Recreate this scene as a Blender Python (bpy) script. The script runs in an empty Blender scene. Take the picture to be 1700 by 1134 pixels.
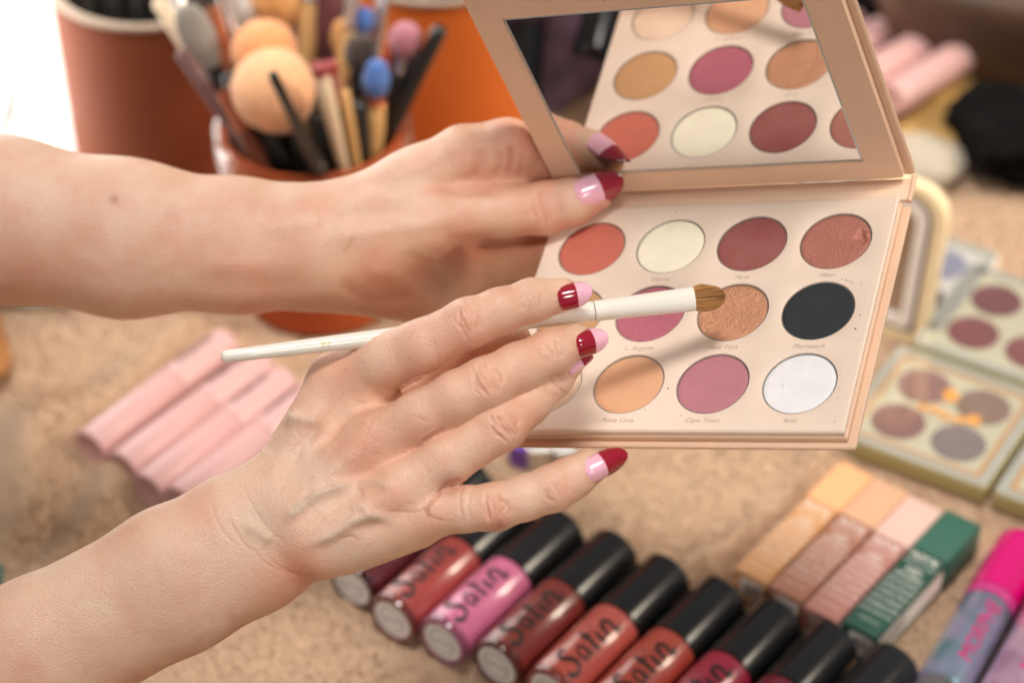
import bpy, bmesh, math, random
import numpy as np
from mathutils import Matrix, Vector

# ------------------------------------------------------------------ camera, light, exposure
F_PX = 4014.0; U0, V0 = 850.0, 567.0           # focal length in photo pixels (85 mm), picture centre
TS = 1.07                                       # size of everything on the table against the first layout
CAM_H = 720.0 * TS; PITCH = math.radians(38.5)      # millimetres above the table top, downward tilt
FW = np.array([0, math.cos(PITCH), -math.sin(PITCH)])
DN = np.array([0, -math.sin(PITCH), -math.cos(PITCH)])
RT = np.array([1.0, 0, 0])
CAM = np.array([0, 0, CAM_H])
scene = bpy.context.scene
COL = scene.collection
cam_d = bpy.data.cameras.new('camera'); cam = bpy.data.objects.new('camera', cam_d); COL.objects.link(cam)
cam.location = (0, 0, CAM_H * .001); cam.rotation_euler = (math.pi / 2 - PITCH, 0, 0)
cam_d.sensor_width = 36; cam_d.lens = F_PX / 1700 * 36; cam_d.clip_start = 0.05; cam_d.clip_end = 50
cam_d.dof.use_dof = True; cam_d.dof.focus_distance = 0.873; cam_d.dof.aperture_fstop = 5.5; cam_d.dof.aperture_blades = 0
scene.camera = cam
world = bpy.data.worlds.new('World'); scene.world = world; world.use_nodes = True
bg = world.node_tree.nodes['Background']; bg.inputs['Color'].default_value = (1.0, .965, .935, 1); bg.inputs['Strength'].default_value = .21
def area_lamp(name, loc, target, size, size_y, power, color):
    l = bpy.data.lights.new(name, 'AREA'); l.shape = 'RECTANGLE'; l.size = size; l.size_y = size_y; l.energy = power; l.color = color
    o = bpy.data.objects.new(name, l); COL.objects.link(o); o.location = loc
    o.rotation_euler = (Vector(target) - Vector(loc)).to_track_quat('-Z', 'Y').to_euler(); return o
tl = area_lamp('added_top_beam', (.10, .42, 1.5), (.13, .66, .1), 1.2, 1.2, 2.75, (1.0, .965, .93)); tl.data.spread = math.radians(21)  # added overhead beam, not a window; narrowed so the left side stays darker
fl = area_lamp('added_front_beam', (.30, -.45, .85), (.09, .64, .2), .4, .4, .11, (1.0, .965, .93)); fl.data.spread = math.radians(14)  # added front beam, aimed at palette and hand to spare the left arm
sl = area_lamp('added_pot_lamp', (1.2, .95, .85), (.02, 1.12, .06), .4, .4, 1.0, (1.0, .86, .68)); sl.data.spread = math.radians(40)  # warm lamp, not a window, added to brighten the orange brown pot
WINDOW = 4.0                                     # radiance of the bright window at the left
vs = scene.view_settings; vs.view_transform = 'Standard'; vs.look = 'None'; vs.exposure = 0.17; vs.gamma = 1.0
scene.cycles.use_denoising = True
scene.cycles.max_bounces = 8; scene.cycles.transparent_max_bounces = 8
scene.cycles.caustics_reflective = False; scene.cycles.caustics_refractive = False

# ------------------------------------------------------------------ layout arithmetic
def cam2w(P):                                   # camera-frame millimetres -> world metres
    P = np.asarray(P, float)
    return (CAM + P[..., 0:1] * RT + P[..., 1:2] * DN + P[..., 2:3] * FW) * .001
def px(u, v, z): return np.array([(u - U0) / F_PX * z, (v - V0) / F_PX * z, z])
def W(u, v, z): return Vector(cam2w(px(u, v, z)))
def T(u, v, h=0.0):                             # point at height h (mm) over the table
    d = RT * (u - U0) / F_PX + DN * (v - V0) / F_PX + FW
    s = (h * TS - CAM_H) / d[2]
    return Vector((CAM + s * d) * .001)
CAMROT = Matrix((RT, DN, FW)).transposed()      # camera axes -> world

# ------------------------------------------------------------------ materials
def S(r, g, b):
    return tuple(((c / 255 + .055) / 1.055) ** 2.4 if c > 10 else c / 255 / 12.92 for c in (r, g, b))
def mat(name, col, rough=.5, metal=0., coat=0., spec=.5, noise=None, bump=None, trans=0., ior=1.45, sss=0., sheen=0., bumpd=.001, stretch=(1, 1, 1), attr=False):
    m = bpy.data.materials.new(name); m.use_nodes = True
    nt = m.node_tree; b = nt.nodes['Principled BSDF']; L = nt.links
    I = b.inputs
    I['Base Color'].default_value = (*col, 1); I['Roughness'].default_value = rough; I['Metallic'].default_value = metal
    I['Coat Weight'].default_value = coat; I['Coat Roughness'].default_value = .06; I['Specular IOR Level'].default_value = spec
    I['Transmission Weight'].default_value = trans; I['IOR'].default_value = ior
    I['Sheen Weight'].default_value = sheen
    if sss:
        I['Subsurface Weight'].default_value = sss; I['Subsurface Radius'].default_value = (1, .4, .2); I['Subsurface Scale'].default_value = .003
    tc = nt.nodes.new('ShaderNodeTexCoord'); mp = nt.nodes.new('ShaderNodeMapping'); mp.inputs['Scale'].default_value = stretch
    L.new(tc.outputs['Object'], mp.inputs['Vector'])
    if noise:
        sc, amt = noise[:2]
        n = nt.nodes.new('ShaderNodeTexNoise'); n.inputs['Scale'].default_value = sc; n.inputs['Detail'].default_value = 5
        L.new(mp.outputs[0], n.inputs['Vector'])
        r = nt.nodes.new('ShaderNodeMapRange'); r.inputs['From Min'].default_value = .3; r.inputs['From Max'].default_value = .7
        L.new(n.outputs['Fac'], r.inputs['Value'])
        mx = nt.nodes.new('ShaderNodeMix'); mx.data_type = 'RGBA'
        c2 = noise[2] if len(noise) > 2 else tuple(min(1, c * (1 + amt)) for c in col)
        c1 = tuple(c * (1 - amt) for c in col)
        mx.inputs[6].default_value = (*c1, 1); mx.inputs[7].default_value = (*c2, 1)
        L.new(r.outputs[0], mx.inputs[0]); L.new(mx.outputs[2], I['Base Color'])
    if bump:
        prev = None
        for sc, st in (bump if isinstance(bump, list) else [bump]):
            n = nt.nodes.new('ShaderNodeTexNoise'); n.inputs['Scale'].default_value = sc; n.inputs['Detail'].default_value = 3
            L.new(mp.outputs[0], n.inputs['Vector'])
            bp = nt.nodes.new('ShaderNodeBump'); bp.inputs['Strength'].default_value = st; bp.inputs['Distance'].default_value = bumpd
            L.new(n.outputs['Fac'], bp.inputs['Height'])
            if prev: L.new(prev.outputs[0], bp.inputs['Normal'])
            prev = bp
        L.new(prev.outputs[0], I['Normal'])
    return m

# ------------------------------------------------------------------ mesh collecting
class MB:
    def __init__(s): s.v = []; s.f = []; s.mi = []; s.n = 0
    def add(s, V, Fs, M=None, mi=0):
        V = np.asarray(V, float)
        if M is not None:
            A = np.array(M); V = V @ A[:3, :3].T + A[:3, 3]
        s.v.append(V); s.f += [tuple(i + s.n for i in f) for f in Fs]; s.mi += [mi] * len(Fs); s.n += len(V); return s
    def mesh(s, name, mats, smooth=40):
        me = bpy.data.meshes.new(name); me.from_pydata(np.concatenate(s.v).tolist(), [], s.f)
        for m in (mats if isinstance(mats, (list, tuple)) else [mats]): me.materials.append(m)
        me.polygons.foreach_set('material_index', s.mi); me.update()
        bm = bmesh.new(); bm.from_mesh(me); bmesh.ops.recalc_face_normals(bm, faces=bm.faces); bm.to_mesh(me); bm.free()
        if smooth is not None:
            me.shade_smooth()
            if smooth < 180: me.set_sharp_from_angle(angle=math.radians(smooth))
        return me
def obj(name, mb, mats, parent=None, smooth=40, loc=None):
    me = mb.mesh(name, mats, smooth) if isinstance(mb, MB) else mb
    o = bpy.data.objects.new(name, me); COL.objects.link(o)
    if parent: o.parent = parent
    if loc is not None: o.location = loc
    return o
def tag(o, label, cat, group=None, kind=None):
    if label: o['label'] = label
    if cat: o['category'] = cat
    if group: o['group'] = group
    if kind: o['kind'] = kind
    return o
def thing(name, label, cat, M=None, group=None):
    o = bpy.data.objects.new(name, None); COL.objects.link(o); o.empty_display_size = .01
    if M is not None: o.matrix_world = M
    return tag(o, label, cat, group)
def dup(root, M, label, mats=None):             # copies a thing with its parts and sub-parts; mats = {part name: material}
    def cp(o, par):
        c = o.copy(); COL.objects.link(c)
        base = o.name.split('.')[0]
        if mats and base in mats:
            c.data = o.data.copy(); c.data.materials[0] = mats[base]
        if par: c.parent = par
        for ch in kids.get(o.name, []): cp(ch, c)
        return c
    kids = {}
    for o in list(COL.objects):
        if o.parent: kids.setdefault(o.parent.name, []).append(o)
    r = cp(root, None); r.matrix_world = M; r['label'] = label; return r
def frame(o, x, y=None, z=None):                # matrix from origin + x axis (+ approx z)
    x = Vector(x).normalized(); z = Vector(z if z is not None else (0, 0, 1)); y = z.cross(x).normalized(); z = x.cross(y)
    M = Matrix((x, y, z)).transposed().to_4x4(); M.translation = Vector(o); return M

# ------------------------------------------------------------------ shapes (metres unless noted)
def lathe(prof, n=48, axis='z'):                # prof: list of (radius, height); radius 0 closes
    V = []; Fc = []; rings = []
    for r, h in prof:
        if r < 1e-9: rings.append([len(V)]); V.append((0, 0, h))
        else:
            rings.append(list(range(len(V), len(V) + n)))
            V += [(r * math.cos(2 * math.pi * k / n), r * math.sin(2 * math.pi * k / n), h) for k in range(n)]
    for a, b in zip(rings, rings[1:]):
        for k in range(n):
            k2 = (k + 1) % n
            if len(a) == 1 and len(b) == 1: continue
            if len(a) == 1: Fc.append((a[0], b[k], b[k2]))
            elif len(b) == 1: Fc.append((a[k], a[k2], b[0]))
            else: Fc.append((a[k], a[k2], b[k2], b[k]))
    V = np.array(V)
    if axis == 'x': V = V[:, [2, 0, 1]]
    return V, Fc
def rbox(x0, x1, y0, y1, z0, z1, bev=.0005, seg=2):
    bm = bmesh.new(); bmesh.ops.create_cube(bm, size=1)
    for v in bm.verts: v.co = ((x0 + x1) / 2 + v.co.x * (x1 - x0), (y0 + y1) / 2 + v.co.y * (y1 - y0), (z0 + z1) / 2 + v.co.z * (z1 - z0))
    if bev: bmesh.ops.bevel(bm, geom=bm.edges[:], offset=bev, segments=seg, affect='EDGES', profile=.5)
    V = [v.co[:] for v in bm.verts]; bm.verts.index_update(); Fc = [tuple(v.index for v in f.verts) for f in bm.faces]; bm.free(); return np.array(V), Fc
def rrect(x0, x1, y0, y1, r, n=6):              # rounded rectangle outline
    P = []
    for cx, cy, a in ((x1 - r, y1 - r, 0), (x0 + r, y1 - r, 90), (x0 + r, y0 + r, 180), (x1 - r, y0 + r, 270)):
        for k in range(n + 1):
            t = math.radians(a + 90 * k / n); P.append((cx + r * math.cos(t), cy + r * math.sin(t)))
    return P
def slab(P, z0, z1, bev=0.0):                   # closed outline extruded, small chamfer
    n = len(P); P = np.array(P); c = P.mean(0); 
    d = np.roll(P, -1, 0) - np.roll(P, 1, 0); nn = np.stack([d[:, 1], -d[:, 0]], 1); nn /= np.linalg.norm(nn, axis=1)[:, None] + 1e-12
    I = P - nn * bev
    lv = [(I, z0), (P, z0 + bev), (P, z1 - bev), (I, z1)] if bev else [(P, z0), (P, z1)]
    V = np.concatenate([np.c_[q, np.full(n, z)] for q, z in lv]); Fc = []
    for l in range(len(lv) - 1):
        for k in range(n): Fc.append((l * n + k, l * n + (k + 1) % n, (l + 1) * n + (k + 1) % n, (l + 1) * n + k))
    Fc.append(tuple(range(n))[::-1]); Fc.append(tuple(range((len(lv) - 1) * n, len(lv) * n))); return V, Fc
def ring_slab(P, Q, z0, z1):                    # frame between outline P and inner outline Q (same count)
    n = len(P); V = [(x, y, z0) for x, y in P] + [(x, y, z1) for x, y in P] + [(x, y, z0) for x, y in Q] + [(x, y, z1) for x, y in Q]; Fc = []
    for k in range(n):
        j = (k + 1) % n
        Fc += [(k, j, n + j, n + k), (n + k, n + j, 3 * n + j, 3 * n + k), (3 * n + k, 3 * n + j, 2 * n + j, 2 * n + k), (2 * n + k, 2 * n + j, j, k)]
    return np.array(V), Fc
def spline(P, n=8):
    P = np.asarray(P, float); Q = np.concatenate([[2 * P[0] - P[1]], P, [2 * P[-1] - P[-2]]]); out = []
    for i in range(1, len(Q) - 2):
        p0, p1, p2, p3 = Q[i - 1:i + 3]
        for t in np.linspace(0, 1, n, endpoint=False):
            out.append(.5 * (2 * p1 + (p2 - p0) * t + (2 * p0 - 5 * p1 + 4 * p2 - p3) * t * t + (3 * p1 - p0 - 3 * p2 + p3) * t ** 3))
    out.append(P[-1]); return np.array(out)
def tube(path, rad, n=16, flat=None, cap=True):  # swept round section along a path; rad scalar or list
    path = np.asarray(path, float); m = len(path); rad = np.full(m, rad) if np.isscalar(rad) else np.asarray(rad)
    t = np.gradient(path, axis=0); t /= np.linalg.norm(t, axis=1)[:, None]
    up = np.array([0, 0, 1.]) if abs(t[0][2]) < .9 else np.array([0, 1., 0]); V = []; Fc = []
    for i in range(m):
        s = np.cross(t[i], up); s /= np.linalg.norm(s); u2 = np.cross(s, t[i]); up = u2
        for k in range(n):
            a = 2 * math.pi * k / n; V.append(path[i] + rad[i] * (math.cos(a) * s + math.sin(a) * u2 * (flat or 1)))
    for i in range(m - 1):
        for k in range(n): Fc.append((i * n + k, i * n + (k + 1) % n, (i + 1) * n + (k + 1) % n, (i + 1) * n + k))
    if cap: Fc.append(tuple(range(n))[::-1]); Fc.append(tuple(range((m - 1) * n, m * n)))
    return np.array(V), Fc
def pen(P, w, ang=.6, lo=.35, n=8):             # calligraphic ribbon in the plane
    P = spline(P, n); t = np.gradient(P, axis=0); t /= np.linalg.norm(t, axis=1)[:, None] + 1e-9; nn = np.stack([-t[:, 1], t[:, 0]], 1)
    ww = w * (lo + (1 - lo) * np.abs(t[:, 1] * math.cos(ang) - t[:, 0] * math.sin(ang)))[:, None] / 2
    e = np.minimum(1, np.minimum(np.arange(len(P)), np.arange(len(P))[::-1]) / 3 + .3)[:, None]
    A = P + nn * ww * e; B = P - nn * ww * e; m = len(P)
    return np.concatenate([A, B]), [(k, k + 1, m + k + 1, m + k) for k in range(m - 1)]
def text2d(s, size, shear=0., fine=0, align='CENTER'):
    c = bpy.data.curves.new('lettering', 'FONT'); c.body = s; c.size = size; c.shear = shear; c.align_x = align; c.align_y = 'CENTER'; c.resolution_u = 3
    o = bpy.data.objects.new('lettering', c); me = bpy.data.meshes.new_from_object(o)
    bm = bmesh.new(); bm.from_mesh(me); bmesh.ops.remove_doubles(bm, verts=bm.verts, dist=1e-6)
    if fine:
        bmesh.ops.triangulate(bm, faces=bm.faces); bmesh.ops.subdivide_edges(bm, edges=bm.edges[:], cuts=fine, use_grid_fill=True)
    bm.verts.index_update(); V = np.array([v.co[:] for v in bm.verts]); Fc = [tuple(v.index for v in f.verts) for f in bm.faces]; bm.free()
    bpy.data.objects.remove(o); bpy.data.curves.remove(c); bpy.data.meshes.remove(me); return V, Fc
def wrap(V2, r, x0, a0):                        # plane (x along axis, y round it) onto a cylinder about +X; a0 = angle of y = 0 from +Z towards +Y
    a = a0 + V2[:, 1] / r
    return np.stack([x0 + V2[:, 0], r * np.sin(a), r * np.cos(a)], 1)
_rng = np.random.RandomState(7)
def vnoise(X, Y, sc, seed=0):                   # smooth value noise on arrays
    rs = np.random.RandomState(seed); G = rs.rand(64, 64)
    x = X * sc; y = Y * sc; i = np.floor(x).astype(int); j = np.floor(y).astype(int); fx = x - i; fy = y - j
    fx = fx * fx * (3 - 2 * fx); fy = fy * fy * (3 - 2 * fy); g = lambda a, b: G[a % 64, b % 64]
    return (g(i, j) * (1 - fx) + g(i + 1, j) * fx) * (1 - fy) + (g(i, j + 1) * (1 - fx) + g(i + 1, j + 1) * fx) * fy
# ------------------------------------------------------------------ setting
m_table = mat('pale_wood_table', S(196, 158, 112), .55, noise=(30, .12), stretch=(1, 6, 1))
mb = MB(); mb.add(*rbox(-1.3, 1.3, .25, 2.6, -.04, -.006, .004)); tag(obj('tabletop', mb, m_table), None, None, kind='structure')
m_wall = mat('brown_backdrop', S(92, 68, 52), .9, noise=(3, .2))
mb = MB(); mb.add(*rbox(-1.6, 1.8, 2.61, 2.66, -.8, .9, .002)); tag(obj('background_wall', mb, m_wall), None, None, kind='structure')
m_floor = mat('dark_floor', S(70, 52, 42), .8, noise=(4, .2))
mb = MB(); mb.add(*rbox(-3, 3, -2, 3, -.82, -.8, 0)); tag(obj('floor', mb, m_floor), None, None, kind='structure')

# terry towel: one displaced sheet
def towel():
    x = np.arange(-.39, .45, .0023); y = np.arange(.60, 1.285, .0023)
    X, Y = np.meshgrid(x, y); Z = np.full_like(X, -.0008)
    Z += .0008 * (vnoise(X, Y, 24, 1) - .5) + .0005 * (vnoise(X, Y, 60, 2) - .5) + .0007 * (vnoise(X, Y, 190, 3) - .5) + .0012 * (vnoise(X, Y, 420, 4) - .5)
    for (u0, v0, u1, v1, w, a) in ((1150, 960, 1420, 720, .009, .007), (60, 1020, 200, 800, .012, .015), (60, 760, 330, 560, .018, .017), (560, 700, 900, 560, .02, .006),
                                   (980, 800, 1240, 760, .02, .005), (1040, 880, 1260, 800, .012, .003), (20, 960, 60, 700, .016, .010), (330, 1134, 560, 1000, .016, .004)):
        p, q = T(u0, v0), T(u1, v1); d = np.array([q.x - p.x, q.y - p.y]); L = np.linalg.norm(d); d /= L
        s = (X - p.x) * d[0] + (Y - p.y) * d[1]; t = -(X - p.x) * d[1] + (Y - p.y) * d[0] + .010 * (vnoise(s, s * 0, 18, 5) - .5)
        Z += .85 * a * np.exp(-(t / w) ** 2) * np.clip((s + .03) / .03, 0, 1) * np.clip((L + .03 - s) / .03, 0, 1)
    # keep the sheet under the things that lie on it
    e = np.clip(np.minimum(np.minimum(X - x[0], x[-1] - X), np.minimum(Y - y[0], y[-1] - Y)) / .012, 0, 1)
    Z = Z * e - .004 * (1 - e)
    Z = np.where((X > .02) & (Z > .001) & (Y < .80) , .001 + (Z - .001) * .25, Z)
    n, m = X.shape; V = np.stack([X, Y, Z], -1).reshape(-1, 3)
    I = np.arange(n * m).reshape(n, m); Fq = np.stack([I[:-1, :-1], I[:-1, 1:], I[1:, 1:], I[1:, :-1]], -1).reshape(-1, 4)
    me = bpy.data.meshes.new('towel'); me.from_pydata(V.tolist(), [], Fq.tolist()); me.shade_smooth()
    m = mat('beige_terry_cloth', S(202, 170, 140), .95, noise=(120, .07), bump=[(900, .6), (320, .6)], bumpd=.0018, sheen=.25, spec=.1)
    me.materials.append(m); o = bpy.data.objects.new('towel', me); COL.objects.link(o)
    tag(o, 'beige fluffy terry towel spread under all the makeup', 'towel')
    rs = np.random.RandomState(17); N = 230000; bx_ = x[6] + rs.rand(N) * (x[-7] - x[6]); by_ = y[6] + rs.rand(N) * (y[-7] - y[6])
    bz = Z[((by_ - y[0]) / (y[1] - y[0])).astype(int), ((bx_ - x[0]) / (x[1] - x[0])).astype(int)]; a = rs.rand(N) * 6.283; h = .0007 + .0011 * rs.rand(N); l = rs.randn(N, 2) * .0009; w = .0006 + .0004 * rs.rand(N)
    A = np.stack([bx_ - w * np.cos(a), by_ - w * np.sin(a), bz - .0004], 1); B = np.stack([bx_ + w * np.cos(a), by_ + w * np.sin(a), bz - .0004], 1); C_ = np.stack([bx_ + l[:, 0], by_ + l[:, 1], bz + h], 1)
    lm = bpy.data.meshes.new('terry_loops'); lm.vertices.add(3 * N); lm.vertices.foreach_set('co', np.stack([A, B, C_], 1).ravel()); lm.loops.add(3 * N); lm.loops.foreach_set('vertex_index', np.arange(3 * N, dtype=np.int32)); lm.polygons.add(N); lm.polygons.foreach_set('loop_start', np.arange(0, 3 * N, 3, dtype=np.int32)); lm.update(calc_edges=True)
    lm.materials.append(m); lo = bpy.data.objects.new('terry_loops', lm); COL.objects.link(lo); lo.parent = o; lo['kind'] = 'stuff'
towel()
m_sheet = mat('white_cotton', (.86, .85, .83), .8, bump=(120, .3), noise=(14, .04))
def white_cloth():
    x = np.linspace(0, 1, 70); y = np.linspace(0, 1, 90); A, B = np.meshgrid(x, y)
    X = -.62 + A * (.40 + .03 * np.sin(B * 9)) - .09 * B * 0 - .02 * (vnoise(B * 1., B, 7, 3)); Y = .93 + B * .55
    X = np.where(B > .33, X, X + .045 * (.33 - B)); X = X * TS; Y = Y * TS; Z = .004 + .006 * vnoise(X, Y, 16, 8) + .004 * vnoise(X, Y, 40, 9)
    n, m = X.shape; V = np.stack([X, Y, Z], -1).reshape(-1, 3); I = np.arange(n * m).reshape(n, m)
    me = bpy.data.meshes.new('white_cloth'); me.from_pydata(V.tolist(), [], np.stack([I[:-1, :-1], I[:-1, 1:], I[1:, 1:], I[1:, :-1]], -1).reshape(-1, 4).tolist()); me.shade_smooth()
    me.materials.append(m_sheet); o = bpy.data.objects.new('white_cloth', me); COL.objects.link(o)
    sm = o.modifiers.new('thickness', 'SOLIDIFY'); sm.thickness = .003
    tag(o, 'bright white cloth lying behind the left forearm beside the brown pot', 'cloth')
white_cloth()

# the bright window that whites out the left edge of the picture
wn = tag(bpy.data.objects.new('window', None), 'overexposed bright window at the far left edge beside the tall brown pot', 'window'); COL.objects.link(wn)
m_day = bpy.data.materials.new('daylight_glass'); m_day.use_nodes = True; _b = m_day.node_tree.nodes['Principled BSDF']; _b.inputs['Emission Color'].default_value = (1, .965, .91, 1); _b.inputs['Emission Strength'].default_value = WINDOW; _b.inputs['Roughness'].default_value = .3
wM = Matrix.Translation((-.283, 1.02, .004)) @ Matrix.Rotation(math.radians(93), 4, 'Z')
wn.matrix_world = wM
mb = MB(); mb.add(*rbox(.012, .668, .001, .009, .012, .838, .001)); obj('pane', mb, m_day, wn, 30)
mb = MB(); mb.add(*ring_slab(rrect(0, .68, 0, .85, .002, 2), rrect(.012, .668, .012, .838, .002, 2), 0, .03), Matrix(((1, 0, 0, 0), (0, 0, 1, 0), (0, 1, 0, 0), (0, 0, 0, 1)))); obj('window_frame', mb, mat('white_frame', (.85, .84, .82), .4), wn, 30)

# ------------------------------------------------------------------ the open eyeshadow palette in the left hand
R_PAL = np.array([[0.9002084018730786, -0.26657234859542905, 0.34433125934401426], [-0.011799608754723134, 0.7755083650181367, 0.6312270154390827], [-0.4352994399609919, -0.5722988369298101, 0.6949736964939273]])
t_PAL = np.array([120.0208, -37.5518, 897.4478])
M_PAL = (CAMROT @ Matrix(R_PAL.tolist())).to_4x4(); M_PAL.translation = Vector(cam2w(t_PAL))
def pal_px(u, v, z=0.0):                        # picture point -> palette millimetres on its plane z
    o = R_PAL.T @ (-t_PAL); D = R_PAL.T @ np.array([(u - U0) / F_PX, (v - V0) / F_PX, 1.])
    return (o + (z - o[2]) / D[2] * D)
mm = .001
m_cover = mat('peach_card', S(230, 192, 162), .65, noise=(60, .05), bump=(400, .08))
m_plate = mat('cream_card', S(240, 216, 196), .42, noise=(40, .025), bump=(700, .05))
m_lidin = mat('tan_card', S(244, 205, 174), .45, noise=(50, .03), bump=(700, .05))
m_spine = mat('pale_card', S(240, 208, 180), .45, noise=(90, .04), stretch=(.2, 3, 1))
m_print = mat('grey_print', S(188, 160, 140), .6)
m_tin = mat('pan_tin', (.36, .34, .32), .4, metal=.8)
pal = thing('makeup_palette', 'open peach eyeshadow palette with mirror lid held in the left hand', 'makeup palette', M_PAL)
SY = 33.695
def plate():
    mb = MB(); xs = [-119, -82.5, -49.5, -16.5, 20]; ys = [-20.6, 16.85, 50.5, 88.6]; zt, zb = 0, 5 * mm
    for j in range(4):
        for i in range(3):
            cx, cy = (j - 3) * 33., i * SY; a0, a1, b0, b1 = xs[j] - cx, xs[j + 1] - cx, ys[i] - cy, ys[i + 1] - cy
            angs = sorted(list(np.linspace(-math.pi, math.pi, 64, endpoint=False)) + [math.atan2(b, a) for a in (a0, a1) for b in (b0, b1)])
            O = []; N = len(angs)
            for a in angs:
                c, s = math.cos(a), math.sin(a); k = min((a1 if c > 0 else a0) / c if abs(c) > 1e-9 else 1e9, (b1 if s > 0 else b0) / s if abs(s) > 1e-9 else 1e9)
                O.append((cx + c * k, cy + s * k, 0))
            rings = [np.array(O)] + [np.array([(cx + r * math.cos(a), cy + r * math.sin(a), z) for a in angs]) for r, z in ((14.25, 0), (13.95, .12), (13.75, .5), (13.7, 3.0))]
            V = np.concatenate(rings) * mm
            mb.add(V, [(l * N + k, l * N + (k + 1) % N, (l + 1) * N + (k + 1) % N, (l + 1) * N + k) for l in range(4) for k in range(N)] + [tuple(range(4 * N, 5 * N))])
    x0, x1, y0, y1 = -119 * mm, 20 * mm, -20.6 * mm, 88.6 * mm
    b = .6 * mm
    P0 = [(x0, y0), (x1, y0), (x1, y1), (x0, y1)]; P1 = [(x0 - b, y0 - b), (x1 + b, y0 - b), (x1 + b, y1 + b), (x0 - b, y1 + b)]
    V = [(x, y, 0) for x, y in P0] + [(x, y, b) for x, y in P1] + [(x, y, zb) for x, y in P1]
    mb.add(V, [(l * 4 + k, l * 4 + (k + 1) % 4, l * 4 + 4 + (k + 1) % 4, l * 4 + 4 + k) for l in range(2) for k in range(4)] + [(8, 9, 10, 11)])
    return mb
tray = obj('tray', plate(), m_plate, pal, 30)
mb = MB(); mb.add(*slab(rrect(-122.5 * mm, 24 * mm, -21.2 * mm, 92.2 * mm, 1.2 * mm), 5.3 * mm, 7.2 * mm, .5 * mm)); obj('base_board', mb, m_cover, pal)
mb = MB(); mb.add(*slab(rrect(-119 * mm, 21.4 * mm, -20.4 * mm, 89.8 * mm, .8 * mm), 2.6 * mm, 5.2 * mm, .4 * mm)); obj('tray_wall', mb, m_cover, pal)
mb = MB(); mb.add(*rbox(-122 * mm, 24 * mm, -32.2 * mm, -21.4 * mm, 2.2 * mm, 4.2 * mm, .4 * mm)); mb.add(*rbox(-119 * mm, 9 * mm, -28.7 * mm, -22 * mm, 1.5 * mm, 2.3 * mm, .3 * mm))
mb.add(*rbox(-119 * mm, 18.5 * mm, -26 * mm, -21.6 * mm, .9 * mm, 1.7 * mm, .3 * mm)); obj('spine', mb, m_spine, pal)
mb = MB(); mb.add(*tube([(23.6 * mm, -21 * mm, 3 * mm), (23.9 * mm, -26 * mm, 3 * mm), (23.6 * mm, -33 * mm, 2.6 * mm)], 1.1 * mm, 8)); obj('spine_edge', mb, m_cover, pal)
# lid: frame board with a recessed mirror, and the outer cover board behind it
lid_M = Matrix.Translation((0, -29.7 * mm, 0)) @ Matrix.Rotation(-.0049, 4, 'Z') @ Matrix.Rotation(.0136, 4, 'X')
XZ = Matrix(((1, 0, 0, 0), (0, 0, 1, 0), (0, 1, 0, 0), (0, 0, 0, 1)))
win = (-108.6 * mm, 7.9 * mm, -97.2 * mm, -10.6 * mm)
mb = MB(); mb.add(*ring_slab(rrect(-120.3 * mm, 21 * mm, -122 * mm, -.9 * mm, .8 * mm, 3), rrect(*win, .4 * mm, 3), -3.4 * mm, 0), XZ); lid = obj('lid', mb, m_lidin, pal, 30); lid.matrix_local = lid_M
mb = MB(); mb.add(*slab(rrect(-122.8 * mm, 24 * mm, -125 * mm, 2.2 * mm, 1.2 * mm), -6.6 * mm, -3.9 * mm, .6 * mm), XZ); obj('cover_board', mb, m_cover, lid)
m_mirror = mat('mirror_glass', (.93, .92, .9), .012, metal=1)
x0, x1, z0, z1 = win; mb = MB(); y = -.5 * mm; e = 1.1 * mm
mb.add([(x0 + e, y, z0 + e), (x1 - e, y, z0 + e), (x1 - e, y, z1 - e), (x0 + e, y, z1 - e)], [(0, 1, 2, 3)]); mir = obj('mirror', mb, m_mirror, lid, None)
m_bevel = mat('mirror_bevel', (.62, .66, .68), .25, metal=.4)
mb = MB(); y2 = -.1 * mm; O = [(x0, z0), (x1, z0), (x1, z1), (x0, z1)]; I_ = [(x0 + e, z0 + e), (x1 - e, z0 + e), (x1 - e, z1 - e), (x0 + e, z1 - e)]
mb.add([(a, -.95 * mm, b) for a, b in O] + [(a, y, b) for a, b in I_], [(k, (k + 1) % 4, 4 + (k + 1) % 4, 4 + k) for k in range(4)]); obj('mirror_bevel', mb, m_bevel, lid, None)
V, Fc = text2d('Real queens', 4.6 * mm, .25); mb = MB(); A = np.stack([V[:, 0] - 55 * mm, V[:, 0] * 0 + .06 * mm, -V[:, 1] - 103.6 * mm], 1); mb.add(A, Fc); obj('lettering', mb, mat('brown_print', S(120, 84, 60), .6), lid, None)
# twelve pans
def powder(name, col, metal=0., rough=.75, wear=None, grain=0.):
    return mat('powder_' + name, col, rough, metal=metal, spec=.25, noise=(110 if not wear else 55, .04 if not wear else .18) + ((wear,) if wear else ()), bump=[(380 if not metal else 800, .25 + grain), (1500, .15 + grain)], bumpd=.0002 if not metal else .0009)
pans = [[('rust', S(202, 112, 94), 0, .8), ('cream', (.98, .87, .66), 0, .7), ('plum', S(172, 110, 103), 0, .8, S(150, 82, 77)), ('bronze', S(186, 122, 106), .25, .5, None, .25)],
        [('tan', S(200, 152, 108), 0, .8), ('shimmer pink', S(194, 112, 126), .25, .45, None, .3), ('copper', S(226, 166, 130), .55, .36, None, .5), ('black', S(52, 55, 56), 0, .8)],
        [('ivory', S(236, 205, 178), 0, .8), ('peach', S(226, 172, 134), 0, .8), ('mauve', S(192, 128, 136), .1, .65), ('white', S(242, 238, 238), .05, .6)]]
names = [['', 'Vienna', 'Paris', 'Milan'], ['', 'L. Angeles', 'New York', 'Marrakech'], ['', 'Punta Cana', 'Cape Town', 'Ibiza']]
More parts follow.
